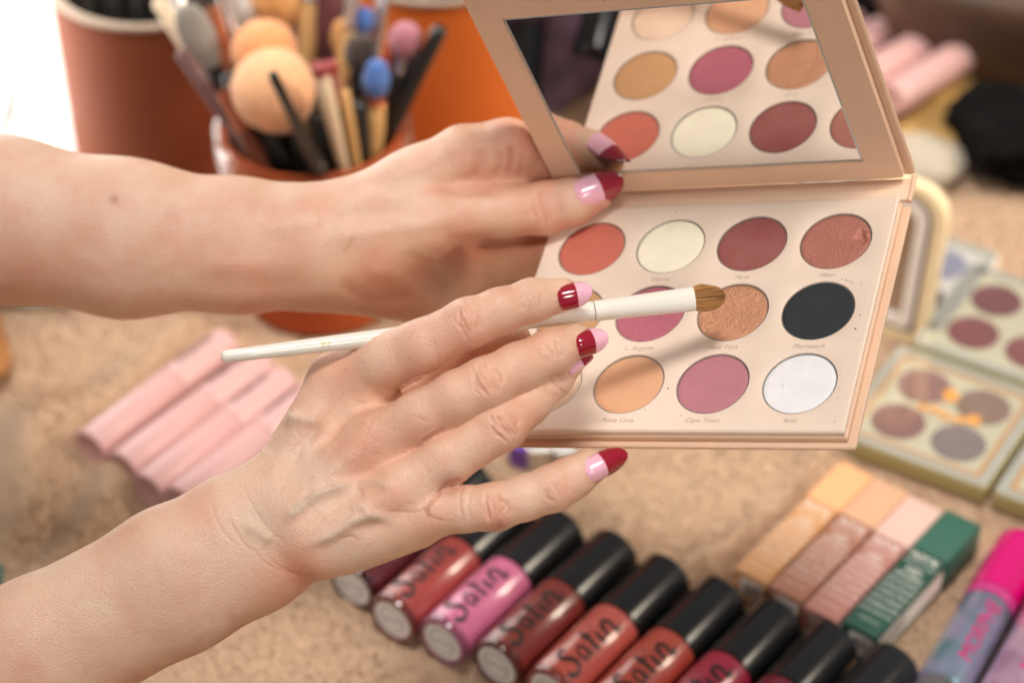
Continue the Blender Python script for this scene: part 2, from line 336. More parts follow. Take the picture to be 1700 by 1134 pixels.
words = {'rust': 'rust red', 'cream': 'pale cream', 'plum': 'worn plum brown', 'bronze': 'bronze pink with a gouged edge', 'tan': 'tan', 'shimmer pink': 'shimmering rose pink', 'copper': 'glittering copper', 'black': 'matte black', 'ivory': 'ivory', 'peach': 'matte peach', 'mauve': 'dusty mauve', 'white': 'white'}
rs = np.random.RandomState(3)
for i in range(3):
    for j in range(4):
        nm = pans[i][j][0]; r = 13.35 * mm; V = []; nr, na = (40, 120) if nm == 'bronze' else (14, 72)
        for a in range(nr + 1):
            for k in range(na):
                q = r * a / nr; t = 2 * math.pi * k / na; V.append((q * math.cos(t), q * math.sin(t), 0))
        V = np.array(V); q = np.hypot(V[:, 0], V[:, 1]) / r
        V[:, 2] = (.62 + .25 * np.clip((q - .93) / .07, 0, 1) + .10 * (vnoise(V[:, 0] + .1, V[:, 1] + .1, 160, i * 4 + j) - .5) + .05 * (vnoise(V[:, 0] + .1, V[:, 1] + .1, 520, i * 4 + j) - .5)) * mm
        if nm == 'plum': V[:, 2] += .18 * mm * np.exp(-((V[:, 0] + .001) ** 2 + (V[:, 1] - .001) ** 2) / (.007 ** 2))
        if nm == 'bronze':
            for (dx, dy, w, am) in ((.0096, -.0028, .0019, 1.3), (.0106, -.0004, .0013, 1.0), (.0080, -.0014, .0009, .9), (.0088, -.0046, .0008, .8), (.0112, -.0030, .0009, -1.2), (.0094, -.0014, .0006, -.8)):
                V[:, 2] += am * mm * np.exp(-((V[:, 0] - dx) ** 2 + (V[:, 1] - dy) ** 2) / (w ** 2)) * (.6 + .8 * vnoise(V[:, 0] + .1, V[:, 1] + .1, 900, 4))
        Fc = [(a * na + k, a * na + (k + 1) % na, (a + 1) * na + (k + 1) % na, (a + 1) * na + k) for a in range(1, nr) for k in range(na)] + [tuple(range(na, 2 * na))]
        mb = MB(); mb.add(V, Fc, mi=0)
        VR, FR = lathe([(13.3 * mm, .95 * mm), (13.36 * mm, .5 * mm), (13.56 * mm, .5 * mm), (13.6 * mm, 2.6 * mm), (0, 2.6 * mm)], 72); mb.add(VR, FR, mi=1)
        o = obj('eyeshadow_pan', mb, [powder(*pans[i][j]), m_tin], pal, 35, ((j - 3) * 33 * mm, i * SY * mm, 0)); o['label'] = words[nm] + ' eyeshadow pan'
        if names[i][j]:
            V, Fc = text2d(names[i][j], 2.8 * mm, .35); mb = MB(); mb.add(np.stack([V[:, 0], -V[:, 1], V[:, 0] * 0 - .05 * mm], 1), Fc)
            obj('lettering', mb, m_print, pal, None, ((j - 3) * 33 * mm, (i * SY + 17.0) * mm, 0))
mb = MB()
for (u, v, s) in [(1405, 465, .35), (1411, 467, .25), (1416, 469, .25), (1398, 463, .2), (1420, 546, .4), (1427, 523, .25), (1424, 566, .2), (1429, 524, .2), (1109, 645, .35), (1122, 350, .3), (1430, 470, .2), (1436, 500, .15), (1300, 640, .2), (1386, 700, .25), (1208, 560, .2), (1130, 690, .2)]:
    p = pal_px(u, v) * mm; V, Fc = lathe([(0, -.12 * mm), (s * .7 * mm, -.08 * mm), (s * mm, .02 * mm)], 8); mb.add(V + p, Fc)
rs = np.random.RandomState(31)
for q in range(70):                              # fallout round the rims
    i, j = rs.randint(3), rs.randint(4); a = rs.rand() * 6.283; r_ = 14.4 + abs(rs.randn()) * 1.6; s = .05 + .12 * rs.rand()
    p = np.array([(j - 3) * 33 + r_ * math.cos(a), i * SY + r_ * math.sin(a), 0.]) * mm
    if -118 * mm < p[0] < 19 * mm and -20 * mm < p[1] < 88 * mm: V, Fc = lathe([(0, -.10 * mm), (s * .7 * mm, -.07 * mm), (s * mm, .02 * mm)], 6); mb.add(V + p, Fc)
tag(obj('powder_dust', mb, mat('dark_powder', S(70, 50, 45), .9), pal), None, None, kind='stuff')

# ------------------------------------------------------------------ the white eyeshadow brush in the right hand
BA, BB = np.array(W(367, 593, 844)), np.array(W(1152, 496, 868)); BL = np.linalg.norm(BB - BA)
fwd_w = Vector(FW.tolist())
M_BR = frame(BA, Vector(BB - BA), z=-fwd_w)
m_white = mat('ivory_lacquer', S(244, 236, 222), .28, coat=.4, noise=(50, .02))
br = thing('makeup_brush', 'slim ivory eyeshadow brush held in the right hand over the palette', 'makeup brush', M_BR)
pr = [(0, 0), (1.3, .05), (1.9, .5), (2.15, 1.6), (2.4, 12), (2.9, 45), (3.3, 90), (3.6, 120), (3.65, BL * 1000 * .782)]
mb = MB(); mb.add(*lathe([(a * mm, b * mm) for a, b in pr] + [(3.2 * mm, BL * .782), (0, BL * .782)], 40, 'x')); hb = obj('handle', mb, m_white, br, 50)
mb = MB(); xs = np.linspace(BL * .7835, BL, 14)
Vf, Ff = lathe([(3.3 * mm, xs[0]), (3.72 * mm, xs[0] + .0003)] + [((3.75 + .7 * ((x - xs[0]) / (BL - xs[0])) ** 1.2) * mm, x) for x in xs[1:]] + [((3.9) * mm, BL), (3.6 * mm, BL - .002)], 40, 'x')
k = np.clip((Vf[:, 0] - BL * .80) / (BL * .2), 0, 1); Vf[:, 2] *= 1 - .38 * k; mb.add(Vf, Ff); obj('ferrule', mb, m_white, br, 50)
m_hair = mat('brown_bristles', S(204, 148, 88), .55, noise=(260, .35), stretch=(.15, 1, 1))
mb = MB(); rs = np.random.RandomState(5)
for q in range(900):
    a = rs.rand() * 2 * math.pi; r = math.sqrt(rs.rand()); y0, z0 = r * math.cos(a) * 4.0 * mm, r * math.sin(a) * 2.5 * mm
    L = (11.2 * math.sqrt(max(0, 1 - .62 * (r * math.cos(a)) ** 2)) + rs.randn() * .25) * mm; y1 = y0 * 1.14 + rs.randn() * .12 * mm; ym = y0 * 1.28; z1 = z0 * .9 + rs.randn() * .1 * mm
    mb.add(*tube([(BL - .0015, y0, z0), (BL + L * .5, ym, z0 * 1.15), (BL + L, y1 * .98 - .0004, z1)], [.09 * mm, .085 * mm, .04 * mm], 3, cap=False))
tag(obj('bristles', mb, m_hair, br, 180), None, None, kind='stuff')
V, Fc = text2d('90', 3.4 * mm, 0, 2); mb = MB(); xt = BL * .215
mb.add(wrap(V[:, :2], 2.82 * mm, xt, .0), Fc); obj('lettering', mb, mat('gold_print', S(206, 172, 110), .3, metal=.6), br, None)

# ------------------------------------------------------------------ the row of lip gloss bottles
mm = .001 * TS
R_T, L_T, CAP_X = 12.0 * mm, 84 * mm, 46 * mm
m_black = mat('black_plastic', (.012, .012, .013), .22, coat=.3, spec=.5)
m_paper = mat('grey_sticker', S(236, 231, 226), .5, noise=(300, .05))
m_ink = mat('black_ink', (.02, .017, .017), .5)
m_ring = mat('grey_ink', S(120, 116, 112), .6)
def gloss_mat(n, c): return mat('gloss_' + n, c, .3, coat=.8, spec=.5, noise=(25, .06))
def make_bottle():
    t = thing('lip_gloss', '', 'lip gloss', None, 'lip gloss bottles lying in a row')
    r = R_T; mb = MB()
    mb.add(*lathe([(0, .9 * mm), (r * .80, .9 * mm), (r * .84, 0), (r * .93, .15 * mm), (r * .985, 1.2 * mm), (r * .99, 2.4 * mm), (r * .99, 3.4 * mm), (r, 3.6 * mm), (r, CAP_X - 1.6 * mm), (r * .985, CAP_X - .5 * mm), (r * .8, CAP_X + .6 * mm), (0, CAP_X + .6 * mm)], 56, 'x')); obj('bottle', mb, m_black, t, 35)
    mb = MB(); mb.add(*lathe([(r * .80, .7 * mm), (r * .84, -.15 * mm), (r * .94, 0), (r * 1.0, 1.2 * mm), (r * 1.006, 3.2 * mm), (r * .97, 3.5 * mm)], 56, 'x')); obj('base_ring', mb, m_black, t, 50)
    mb = MB(); mb.add(*lathe([(r * .7, CAP_X + .4 * mm), (r * .97, CAP_X + .4 * mm), (r * 1.005, CAP_X + .9 * mm), (r * 1.01, L_T - 2.5 * mm), (r * .98, L_T - .8 * mm), (r * .9, L_T), (0, L_T)], 56, 'x')); obj('cap', mb, m_black, t, 35)
    mb = MB(); mb.add(*lathe([(0, .35 * mm), (r * .76, .35 * mm), (r * .78, .9 * mm)], 48, 'x')); st = obj('base_sticker', mb, m_paper, t, 35)
    mb = MB(); rs = np.random.RandomState(2)
    Vr, Fr = ring_slab([(.0068 * math.cos(k * math.pi / 24), .0068 * math.sin(k * math.pi / 24)) for k in range(48)], [(.0063 * math.cos(k * math.pi / 24), .0063 * math.sin(k * math.pi / 24)) for k in range(48)], 0, .02 * mm); mb.add(Vr[:, [2, 0, 1]] + [.31 * mm, 0, 0], Fr)
    V, Fc = text2d('GERARD', 2.9 * mm); mb.add(np.stack([V[:, 0] * 0 + .3 * mm, -V[:, 0], V[:, 1]], 1), Fc); obj('print', mb, m_ring, st, None)
    s = 1.0 * mm; mb = MB(); G = []
    St = [([(6.6, 9.2), (5.2, 10.4), (3.2, 9.8), (2.6, 8.0), (4.2, 6.2), (5.2, 4.2), (4.2, 2.0), (1.6, 1.2), (-.6, 2.0), (-1.4, 3.4)], 1.7),
          ([(12.2, 6.0), (10.6, 7.0), (8.8, 5.6), (8.6, 3.4), (10.0, 2.2), (11.6, 3.4), (12.4, 6.4)], 1.2), ([(12.6, 6.8), (12.2, 3.4), (13.4, 2.2)], 1.4),
          ([(17.6, 10.9), (16.7, 6.6), (16.1, 3.2), (17.4, 2.2)], 1.7), ([(14.6, 7.3), (17.0, 7.7), (19.7, 7.4)], 1.1),
          ([(21.0, 7.0), (20.4, 3.6), (21.7, 2.2)], 1.7), ([(21.9, 9.8), (22.4, 9.5)], 1.7),
          ([(24.7, 7.2), (24.3, 4.6), (24.0, 2.2)], 1.6), ([(24.3, 4.6), (26.0, 7.2), (28.0, 7.0), (28.4, 5.0), (28.0, 2.8), (29.2, 2.0), (31.2, 3.4)], 1.6)]
    for P, w in St:
        V, Fc = pen(P, w * 1.3, .5, .42, 6); V = (V - [0, 6]) * s * [1.08, 1.3]; mb.add(wrap(V, r + .06 * mm, 6.5 * mm, math.radians(3)), Fc)
    obj('lettering', mb, m_ink, t, 180)
    return t
bot = make_bottle()
AX = math.radians(53)
def bottle_M(u, v, ang=AX, r=R_T, roll=0.):
    p = T(u, v, r * 1000 / TS); return Matrix.Translation(p) @ Matrix.Rotation(ang, 4, 'Z') @ Matrix.Rotation(roll, 4, 'X')
rows = [(583, 975, 'dark plum', S(92, 34, 44), 'dark plum lip gloss bottle half hidden under the right hand', 53, 0),
        (650, 1031, 'brick', S(152, 62, 58), 'brick red lip gloss bottle left of the pink one', 53, -6),
        (733, 1068, 'pink', S(198, 106, 142), 'bubblegum pink lip gloss bottle with black cap', 53, 0),
        (823, 1107, 'maroon', S(130, 52, 46), 'maroon lip gloss bottle right beside the pink one', 53, 2),
        (911, 1152, 'coral', S(204, 98, 88), 'coral lip gloss bottle with highlight through its lettering', 53, 14),
        (1005, 1194, 'red orange', S(188, 80, 66), 'orange red lip gloss bottle between coral and raspberry ones', 53, 12),
        (1100, 1235, 'raspberry', S(172, 40, 72), 'raspberry lip gloss bottle, mostly its black cap in view', 53, 8),
        (1196, 1277, 'wine', S(120, 30, 50), 'lip gloss bottle cut off below, black cap against the boxes', 53, 0),
        (1300, 1318, 'berry', S(110, 20, 60), 'lip gloss bottle with only its cap tip at the lower edge', 53, 0)]
for k, (u, v, nm, c, lab, an, ro) in enumerate(rows):
    M = bottle_M(u, v, math.radians(an), roll=math.radians(ro)); g = gloss_mat(nm.replace(' ', '_'), c); gd = mat('thick_base_' + nm.replace(' ', '_'), tuple(x * .42 for x in c), .12, coat=1)
    if k == 0:
        bot.matrix_world = M; bot['label'] = lab
        [o for o in COL.objects if o.parent == bot and o.name.startswith('bottle')][0].data.materials[0] = g
        [o for o in COL.objects if o.parent == bot and o.name.startswith('base_ring')][0].data.materials[0] = gd
    else: dup(bot, M, lab, {'bottle': g, 'base_ring': gd})

# ------------------------------------------------------------------ four concealer boxes
m_wlabel = mat('white_print', S(244, 238, 230), .5, noise=(500, .08)); m_bar = mat('bar_ink', S(60, 56, 54), .6)
BW, BL2, BH, CZ = 16.8 * mm, 85 * mm, 17 * mm, 29 * mm
def make_box(label, cz, body, M):
    t = thing('concealer_box', label, 'makeup box', M, 'concealer boxes in a block')
    mb = MB(); mb.add(*rbox(0, BL2 - CZ - .5 * mm, -BW / 2 + .5 * mm, BW / 2 - .5 * mm, 0, BH - .2 * mm, .5 * mm)); bo = obj('box_body', mb, body, t, 40)
    mb = MB(); mb.add(*rbox(BL2 - CZ, BL2, -BW / 2 - .1 * mm, BW / 2 + .1 * mm, 0, BH, .6 * mm)); obj('coloured_end', mb, cz, t, 40)
    zt = BH - .2 * mm + .03 * mm; mb = MB(); x1 = BL2 - CZ
    def put(s, size, x):                        # rows read across the box, tops towards the coloured end
        V, Fc = text2d(s, size); mb.add(np.stack([x + V[:, 1], -V[:, 0], V[:, 0] * 0 + zt], 1), Fc)
    put('NYX', 6.2 * mm, x1 - 4.2 * mm); put('PROFESSIONAL MAKEUP', 1.45 * mm, x1 - 8.6 * mm)
    for q, (s, z) in enumerate((('HD', 5.2), ('STUDIO', 3.6), ('PHOTOGENIC', 2.4), ('CONCEALER', 2.7), ('CORRECTEUR', 2.4), ('ANTI-CERNES', 2.4), ('CORRECTOR', 2.6), ('HAUTE DEFINITION', 1.7))): put(s, z * mm, x1 - (13.5 + q * 4.3) * mm)
    put('3 g / 0.11 oz', 1.8 * mm, x1 - 49 * mm); obj('lettering', mb, m_wlabel, bo, None)
    mb = MB(); y = -BW / 2 + .47 * mm; rs = np.random.RandomState(4)
    mb.add([(3 * mm, y, 2.5 * mm), (x1 - 2 * mm, y, 2.5 * mm), (x1 - 2 * mm, y, BH - 3.5 * mm), (3 * mm, y, BH - 3.5 * mm)], [(0, 1, 2, 3)], mi=0)
    mb.add([(-.03 * mm, -BW / 2 + 2 * mm, 3 * mm), (-.03 * mm, BW / 2 - 4 * mm, 3 * mm), (-.03 * mm, BW / 2 - 4 * mm, BH - 3 * mm), (-.03 * mm, -BW / 2 + 2 * mm, BH - 3 * mm)], [(0, 1, 2, 3)], mi=0)
    x = 6 * mm
    while x < 24 * mm:
        w = rs.choice([.4, .7, 1.0]) * mm; mb.add([(x, y - .02 * mm, 4 * mm), (x + w, y - .02 * mm, 4 * mm), (x + w, y - .02 * mm, BH - 5 * mm), (x, y - .02 * mm, BH - 5 * mm)], [(0, 1, 2, 3)], mi=1); x += w + rs.choice([.5, .8]) * mm
    yy = -BW / 2 + 4 * mm
    while yy < BW / 2 - 6 * mm:
        w = rs.choice([.4, .7]) * mm; mb.add([(-.05 * mm, yy, 5 * mm), (-.05 * mm, yy + w, 5 * mm), (-.05 * mm, yy + w, BH - 5 * mm), (-.05 * mm, yy, BH - 5 * mm)], [(0, 1, 2, 3)], mi=1); yy += w + .6 * mm
    obj('barcode_label', mb, [m_wlabel, m_bar], bo, None)
    return t
bx = T(1245, 958, 17); bdir = math.radians(52)
defs = [('peach-orange topped concealer box, outermost left of the block', S(244, 180, 130), S(214, 160, 112)), ('tan topped concealer box between the peach and pink ones', S(220, 172, 138), S(176, 124, 104)),
        ('pale pink topped concealer box beside the green one', S(224, 188, 174), S(186, 130, 120)), ('dark green corrector box with white lettering and barcode side', S(60, 104, 88), S(44, 84, 70))]
off = [0, 0, -.6, .6]
for k, (lab, c1, c2) in enumerate(defs):
    n = Vector((math.sin(bdir), -math.cos(bdir), 0)); o = Vector((bx.x, bx.y, .001)) + n * (BW + .7 * mm) * k + Vector((math.cos(bdir), math.sin(bdir), 0)) * off[k] * mm * 2
    make_box(lab, mat('card_end', c1, .45, noise=(60, .03)), mat('card_body', c2, .4, coat=.2, noise=(60, .05)), Matrix.Translation(o) @ Matrix.Rotation(bdir, 4, 'Z'))

# ------------------------------------------------------------------ two glitter gloss tubes at the right
m_hot = mat('hot_pink_cap', S(226, 0, 122), .12, coat=1, trans=.15)
m_hot2 = mat('pink_neck', S(196, 60, 130), .3, coat=.6)
def holo(name, c1, c2, rough=.25): return mat(name, c1, rough, metal=.55, coat=1, noise=(70, .25, c2), bump=(600, .15))
def make_glitter(label, M, body):
    t = thing('glitter_gloss', label, 'lip gloss', M, 'glitter gloss tubes with hot pink caps'); r = 11.2 * mm
    mb = MB(); mb.add(*lathe([(0, 0), (r * .9, 0), (r, 1 * mm), (r, 52 * mm), (r * .96, 53 * mm), (0, 53 * mm)], 48, 'x')); bo = obj('tube', mb, body, t, 40)
    mb = MB(); mb.add(*lathe([(r * .98, 53 * mm), (r * 1.01, 53.3 * mm), (r * 1.01, 58 * mm), (r * .9, 58.3 * mm)], 48, 'x')); obj('neck', mb, m_hot2, t, 40)
    mb = MB(); mb.add(*lathe([(r * .9, 58.3 * mm), (r * 1.02, 58.5 * mm), (r * 1.02, 92 * mm), (r * .97, 95.5 * mm), (r * .8, 98 * mm), (r * .45, 99.3 * mm), (0, 99.6 * mm)], 48, 'x')); obj('cap', mb, m_hot, t, 60)
    V, Fc = text2d('MORPHE', 9.4 * mm, 0, 2); mb = MB(); mb.add(wrap(V, r + .25 * mm, 31 * mm, math.radians(-24)), Fc); obj('lettering', mb, mat('magenta_ink', S(214, 20, 120), .4), bo, None); return t
make_glitter('teal iridescent gloss tube with hot pink cap and pink lettering', bottle_M(1560, 1152, math.radians(61), 11.2 * mm), holo('teal_shimmer', S(120, 170, 176), S(176, 168, 206)))
make_glitter('lilac glitter gloss tube in the lower right corner', bottle_M(1662, 1172, math.radians(61), 11.2 * mm), holo('lilac_shimmer', S(206, 150, 190), S(226, 190, 214)))

# ------------------------------------------------------------------ four compacts with quartets of shadows
m_olive = mat('olive_edge', S(172, 162, 108), .45); m_sage = mat('sage_card', S(232, 224, 192), .5, noise=(40, .04)); m_rim = mat('clear_rim', S(206, 204, 190), .15, coat=.6); m_oline = mat('orange_print', S(226, 158, 84), .5)
def glassy(name):
    m = bpy.data.materials.new(name); m.use_nodes = True; nt = m.node_tree; out = nt.nodes["Material Output"]; nt.nodes.remove(nt.nodes["Principled BSDF"])
    tr = nt.nodes.new("ShaderNodeBsdfTransparent"); gl = nt.nodes.new("ShaderNodeBsdfGlossy"); gl.inputs["Roughness"].default_value = .1; fr = nt.nodes.new("ShaderNodeLayerWeight"); fr.inputs[0].default_value = .22
    mx = nt.nodes.new("ShaderNodeMixShader"); nt.links.new(fr.outputs["Facing"], mx.inputs[0]); nt.links.new(tr.outputs[0], mx.inputs[1]); nt.links.new(gl.outputs[0], mx.inputs[2]); nt.links.new(mx.outputs[0], out.inputs[0]); return m
m_lidglass = glassy('clear_lid')
def make_quad(label, M, cols, plate=m_sage, side=m_olive, size=74, splash=True, print_col=None):
    t = thing('shadow_quad', label, 'eyeshadow compact', M, 'square four-pan compacts on the towel'); s = size * mm; h = 9 * mm
    mb = MB(); mb.add(*slab(rrect(0, s, 0, s, 3 * mm), 0, h, .8 * mm)); obj('case', mb, side, t, 40)
    mb = MB(); mb.add(*ring_slab(rrect(.6 * mm, s - .6 * mm, .6 * mm, s - .6 * mm, 3 * mm), rrect(5 * mm, s - 5 * mm, 5 * mm, s - 5 * mm, 2 * mm), h - .5 * mm, h + 1.0 * mm)); obj('rim', mb, m_rim, t, 40)
    mb = MB(); mb.add(*slab(rrect(5 * mm, s - 5 * mm, 5 * mm, s - 5 * mm, 2 * mm), h - .4 * mm, h + .3 * mm)); pl = obj('card_plate', mb, plate, t, 40)
    if splash:
        mb = MB(); mb.add(*ring_slab(rrect(5.6 * mm, s - 5.6 * mm, 5.6 * mm, s - 5.6 * mm, 2 * mm), rrect(7.6 * mm, s - 7.6 * mm, 7.6 * mm, s - 7.6 * mm, 2 * mm), h + .3 * mm, h + .36 * mm)); obj('border_line', mb, m_oline, pl, None)
    c = s / 2; d = 14.6 * mm
    for k, (a, b) in enumerate(((-1, -1), (1, -1), (-1, 1), (1, 1))):
        mb = MB(); mb.add(*lathe([(0, .2 * mm), (11.3 * mm, .12 * mm), (12.2 * mm, .5 * mm), (12.5 * mm, .05 * mm)], 48)); o = obj('eyeshadow_pan', mb, mat('quad_powder', cols[k], .6, noise=(120, .12), bump=(600, .2)), t, 40, (c + a * d, c + b * d, h + .35 * mm))
    if splash:
        mb = MB(); rs = np.random.RandomState(11)
        for (x, y, a, w, l) in ((-9, 0, .1, 4, 5), (-4, 1, -.2, 3, 6), (0, 0, .2, 4, 5), (4, -1, -.1, 3, 6), (8.5, 0, .15, 4, 5), (-1, 14, .5, 7, 9), (14, 3, .2, 7, 7)):
            P = [(-w / 2, -l / 2), (w / 2, -l / 2 + rs.rand()), (w / 2 - rs.rand(), l / 2), (-w / 2 + rs.rand() * 1.5, l / 2 - rs.rand())]
            ca, sa = math.cos(a), math.sin(a); mb.add([(c + (x + p * ca - q * sa) * mm, c + (y + p * sa + q * ca) * mm, h + 1.16 * mm) for p, q in P], [(0, 1, 2, 3)])
        obj('orange_print', mb, m_oline, t, None)
    mb = MB(); mb.add(*slab(rrect(.8 * mm, s - .8 * mm, .8 * mm, s - .8 * mm, 3 * mm), h + 1.1 * mm, h + 1.14 * mm)); obj('clear_lid', mb, m_lidglass, t, None)
    return t
qa = math.radians(-31)
def quad_M(u, v, ang=qa):                        # nearest (front) corner in the picture, compact runs back-left from it
    p = T(u, v, 0); return Matrix.Translation((p.x, p.y, .0015)) @ Matrix.Rotation(math.radians(-31) + ang - qa, 4, 'Z') @ Matrix.Translation((-74 * mm, 0, 0))
QA = quad_M(1632, 843)
make_quad('square compact with sage card and four mauve and grey pans', QA, [S(158, 110, 104), S(150, 132, 130), S(168, 122, 112), S(160, 128, 110)])
make_quad('square compact cut off at the right edge, plum pan in its corner', QA @ Matrix.Translation((77 * mm, 0, 0)), [S(134, 84, 78), S(150, 100, 90), S(140, 90, 90), S(150, 110, 100)])
make_quad('square compact with two wine red pans behind the mauve one', QA @ Matrix.Translation((4 * mm, 78 * mm, 0)), [S(146, 76, 74), S(150, 80, 76), S(132, 70, 70), S(124, 62, 64)], splash=False)
m_pw = mat('white_card', S(240, 234, 224), .4)
make_quad('white compact with slate blue and brown pans behind the gold mirror', QA @ Matrix.Translation((-60 * mm, 92 * mm, 0)), [S(108, 78, 66), S(98, 76, 70), S(150, 152, 176), S(158, 158, 182)], plate=m_pw, side=m_pw, splash=False)

# standing double-framed lid of a gold mirror compact
m_gold = mat('pale_gold', (.97, .80, .50), .3, metal=.1, coat=.3); m_ivory = mat('ivory_frame', (.95, .88, .78), .35, coat=.3); m_purp = mat('dark_purple_gap', S(84, 56, 84), .5)
pB = T(1537, 552, 8); hd = Vector((math.cos(math.radians(149)), math.sin(math.radians(149)), 0)); upv = Vector((.07, .10, 1)).normalized()
nrm = hd.cross(upv).normalized(); Mg = Matrix((hd, upv, nrm)).transposed().to_4x4(); Mg.translation = pB
gm = thing('compact_mirror', 'open gold and ivory framed compact mirror standing behind the palette', 'mirror', Mg)
P = rrect(0, 80 * mm, -4 * mm, 75 * mm, 16 * mm); Q = rrect(5.5 * mm, 74.5 * mm, 1.5 * mm, 69.5 * mm, 11 * mm)
sgn = 1 if nrm.y < 0 else -1
def inset(d, r):                                # rounded top corners, nearly square foot
    a = rrect(d * mm, (80 - d) * mm, (d - 8) * mm, (75 - d) * mm, r * mm); b = rrect(d * mm, (80 - d) * mm, (d - 8) * mm, (75 - d) * mm, 3 * mm); return a[:14] + b[14:]
mb = MB(); mb.add(*ring_slab(inset(0, 16), inset(5.4, 12), -sgn * 6 * mm, sgn * 3 * mm)); obj('outer_frame', mb, m_gold, gm, 40)
mb = MB(); mb.add(*ring_slab(inset(5.3, 12), inset(7.9, 10), -sgn * 5 * mm, sgn * 1 * mm)); obj('gasket', mb, m_purp, gm, 40)
mb = MB(); mb.add(*ring_slab(inset(7.8, 10), inset(13, 7), -sgn * 4 * mm, sgn * 3 * mm)); obj('inner_frame', mb, m_ivory, gm, 40)
mb = MB(); mb.add(*slab(inset(12.8, 7), -sgn * 3 * mm, sgn * .4 * mm)); obj('mirror', mb, mat('grey_mirror', (.42, .39, .37), .12, metal=1), gm, 40)

# ------------------------------------------------------------------ pink lip crayons, left and far right
m_pk = mat('powder_pink', S(214, 170, 168), .45, coat=.1, noise=(40, .03)); m_pk2 = mat('pink_cap', S(218, 176, 173), .42, coat=.1)
def make_pink():
    t = thing('lipstick_tube', '', 'lipstick', None, 'powder pink lipstick tubes'); r = 9.2 * mm
    mb = MB(); mb.add(*lathe([(0, .3 * mm), (r * .86, .3 * mm), (r * .9, 0), (r * .97, .4 * mm), (r, 1.6 * mm), (r, 54 * mm), (r * .97, 54.4 * mm), (0, 54.4 * mm)], 48, 'x')); obj('tube', mb, m_pk, t, 40)
    mb = MB(); mb.add(*lathe([(r * .9, 54.6 * mm), (r * .985, 55 * mm), (r * .985, 90 * mm), (r * .93, 93 * mm), (r * .7, 94.6 * mm), (0, 95 * mm)], 48, 'x')); obj('cap', mb, m_pk2, t, 50)
    V, Fc = text2d('matte', 10.5 * mm, .2, 2); mb = MB(); mb.add(wrap(V, r * .985 + .28 * mm, 73 * mm, math.radians(30)), Fc); obj('lettering', mb, mat('dark_ink', S(30, 24, 26), .7), t, None); return t
pk = make_pink()
spec = [(149, 746, 54, 8, 'powder pink lipstick tube, farthest left of the four by the forearm'), (203, 781, 53, 0, 'powder pink lipstick tube, second from left of the four'),
        (245, 817, 54, 0, 'powder pink lipstick tube, third of four, nearest the brush end'), (298, 838, 53.5, -4, 'powder pink lipstick tube half hidden by the right wrist')]
for k, (u, v, a, ro, lab) in enumerate(spec):
    M = bottle_M(u, v, math.radians(a), 9.2 * mm, math.radians(ro))
    if k == 0: pk.matrix_world = M; pk['label'] = lab
    else: dup(pk, M, lab)
# ------------------------------------------------------------------ leather-brown pots with brushes
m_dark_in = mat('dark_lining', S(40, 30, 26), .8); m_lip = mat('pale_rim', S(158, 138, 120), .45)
def make_pot(label, x, y, r, rb, h, lip=True, sleeve=False, col=None):
    t = thing('brush_pot', label, 'pot', Matrix.Translation((x * mm, y * mm, .001)), 'cognac brown brush pots'); w = 2.6
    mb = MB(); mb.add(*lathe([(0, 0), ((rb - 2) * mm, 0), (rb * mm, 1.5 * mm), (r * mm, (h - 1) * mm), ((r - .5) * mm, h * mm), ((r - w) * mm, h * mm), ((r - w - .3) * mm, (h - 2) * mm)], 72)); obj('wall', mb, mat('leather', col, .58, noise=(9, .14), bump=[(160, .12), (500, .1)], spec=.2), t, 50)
    mb = MB(); mb.add(*lathe([((r - w - .2) * mm, (h - 1.5) * mm), ((rb - w) * mm, 4 * mm), (0, 4 * mm)], 72)); obj('lining', mb, m_dark_in, t, 50)
    if lip:
        mb = MB(); mb.add(*lathe([((r - w - .6) * mm, (h - 1) * mm), ((r - w - .6) * mm, (h + .8) * mm), ((r - .5) * mm, (h + 1.1) * mm), ((r + .8) * mm, (h + .4) * mm), ((r + .8) * mm, (h - 1.4) * mm), ((r + .1) * mm, (h - 1.6) * mm)], 72)); obj('rim', mb, m_lip, t, 40)
    if sleeve:
        mb = MB(); mb.add(*lathe([((r + 1) * mm, (h - 26) * mm), ((r + 3.4) * mm, (h - 20) * mm), ((r + 4.2) * mm, (h - 4) * mm), ((r + 3) * mm, (h + .5) * mm), ((r + .8) * mm, (h + .8) * mm)], 72)); obj('clear_sleeve', mb, m_lidglass, t, 60)
    return t
make_pot('tall brown pot with pale rim at the upper left', -178, 1046, 50, 48, 118, col=S(116, 60, 36))  # left pot's leather darkened, right one's brightened, to stand in for shade and light
make_pot('bright orange brown pot partly behind the palette lid', -38, 1066, 51, 49, 120, col=S(206, 104, 42))
make_pot('small brown pot crowded with makeup brushes behind the forearm', -93, 945, 43, 38, 96, lip=False, sleeve=True, col=S(176, 84, 46))

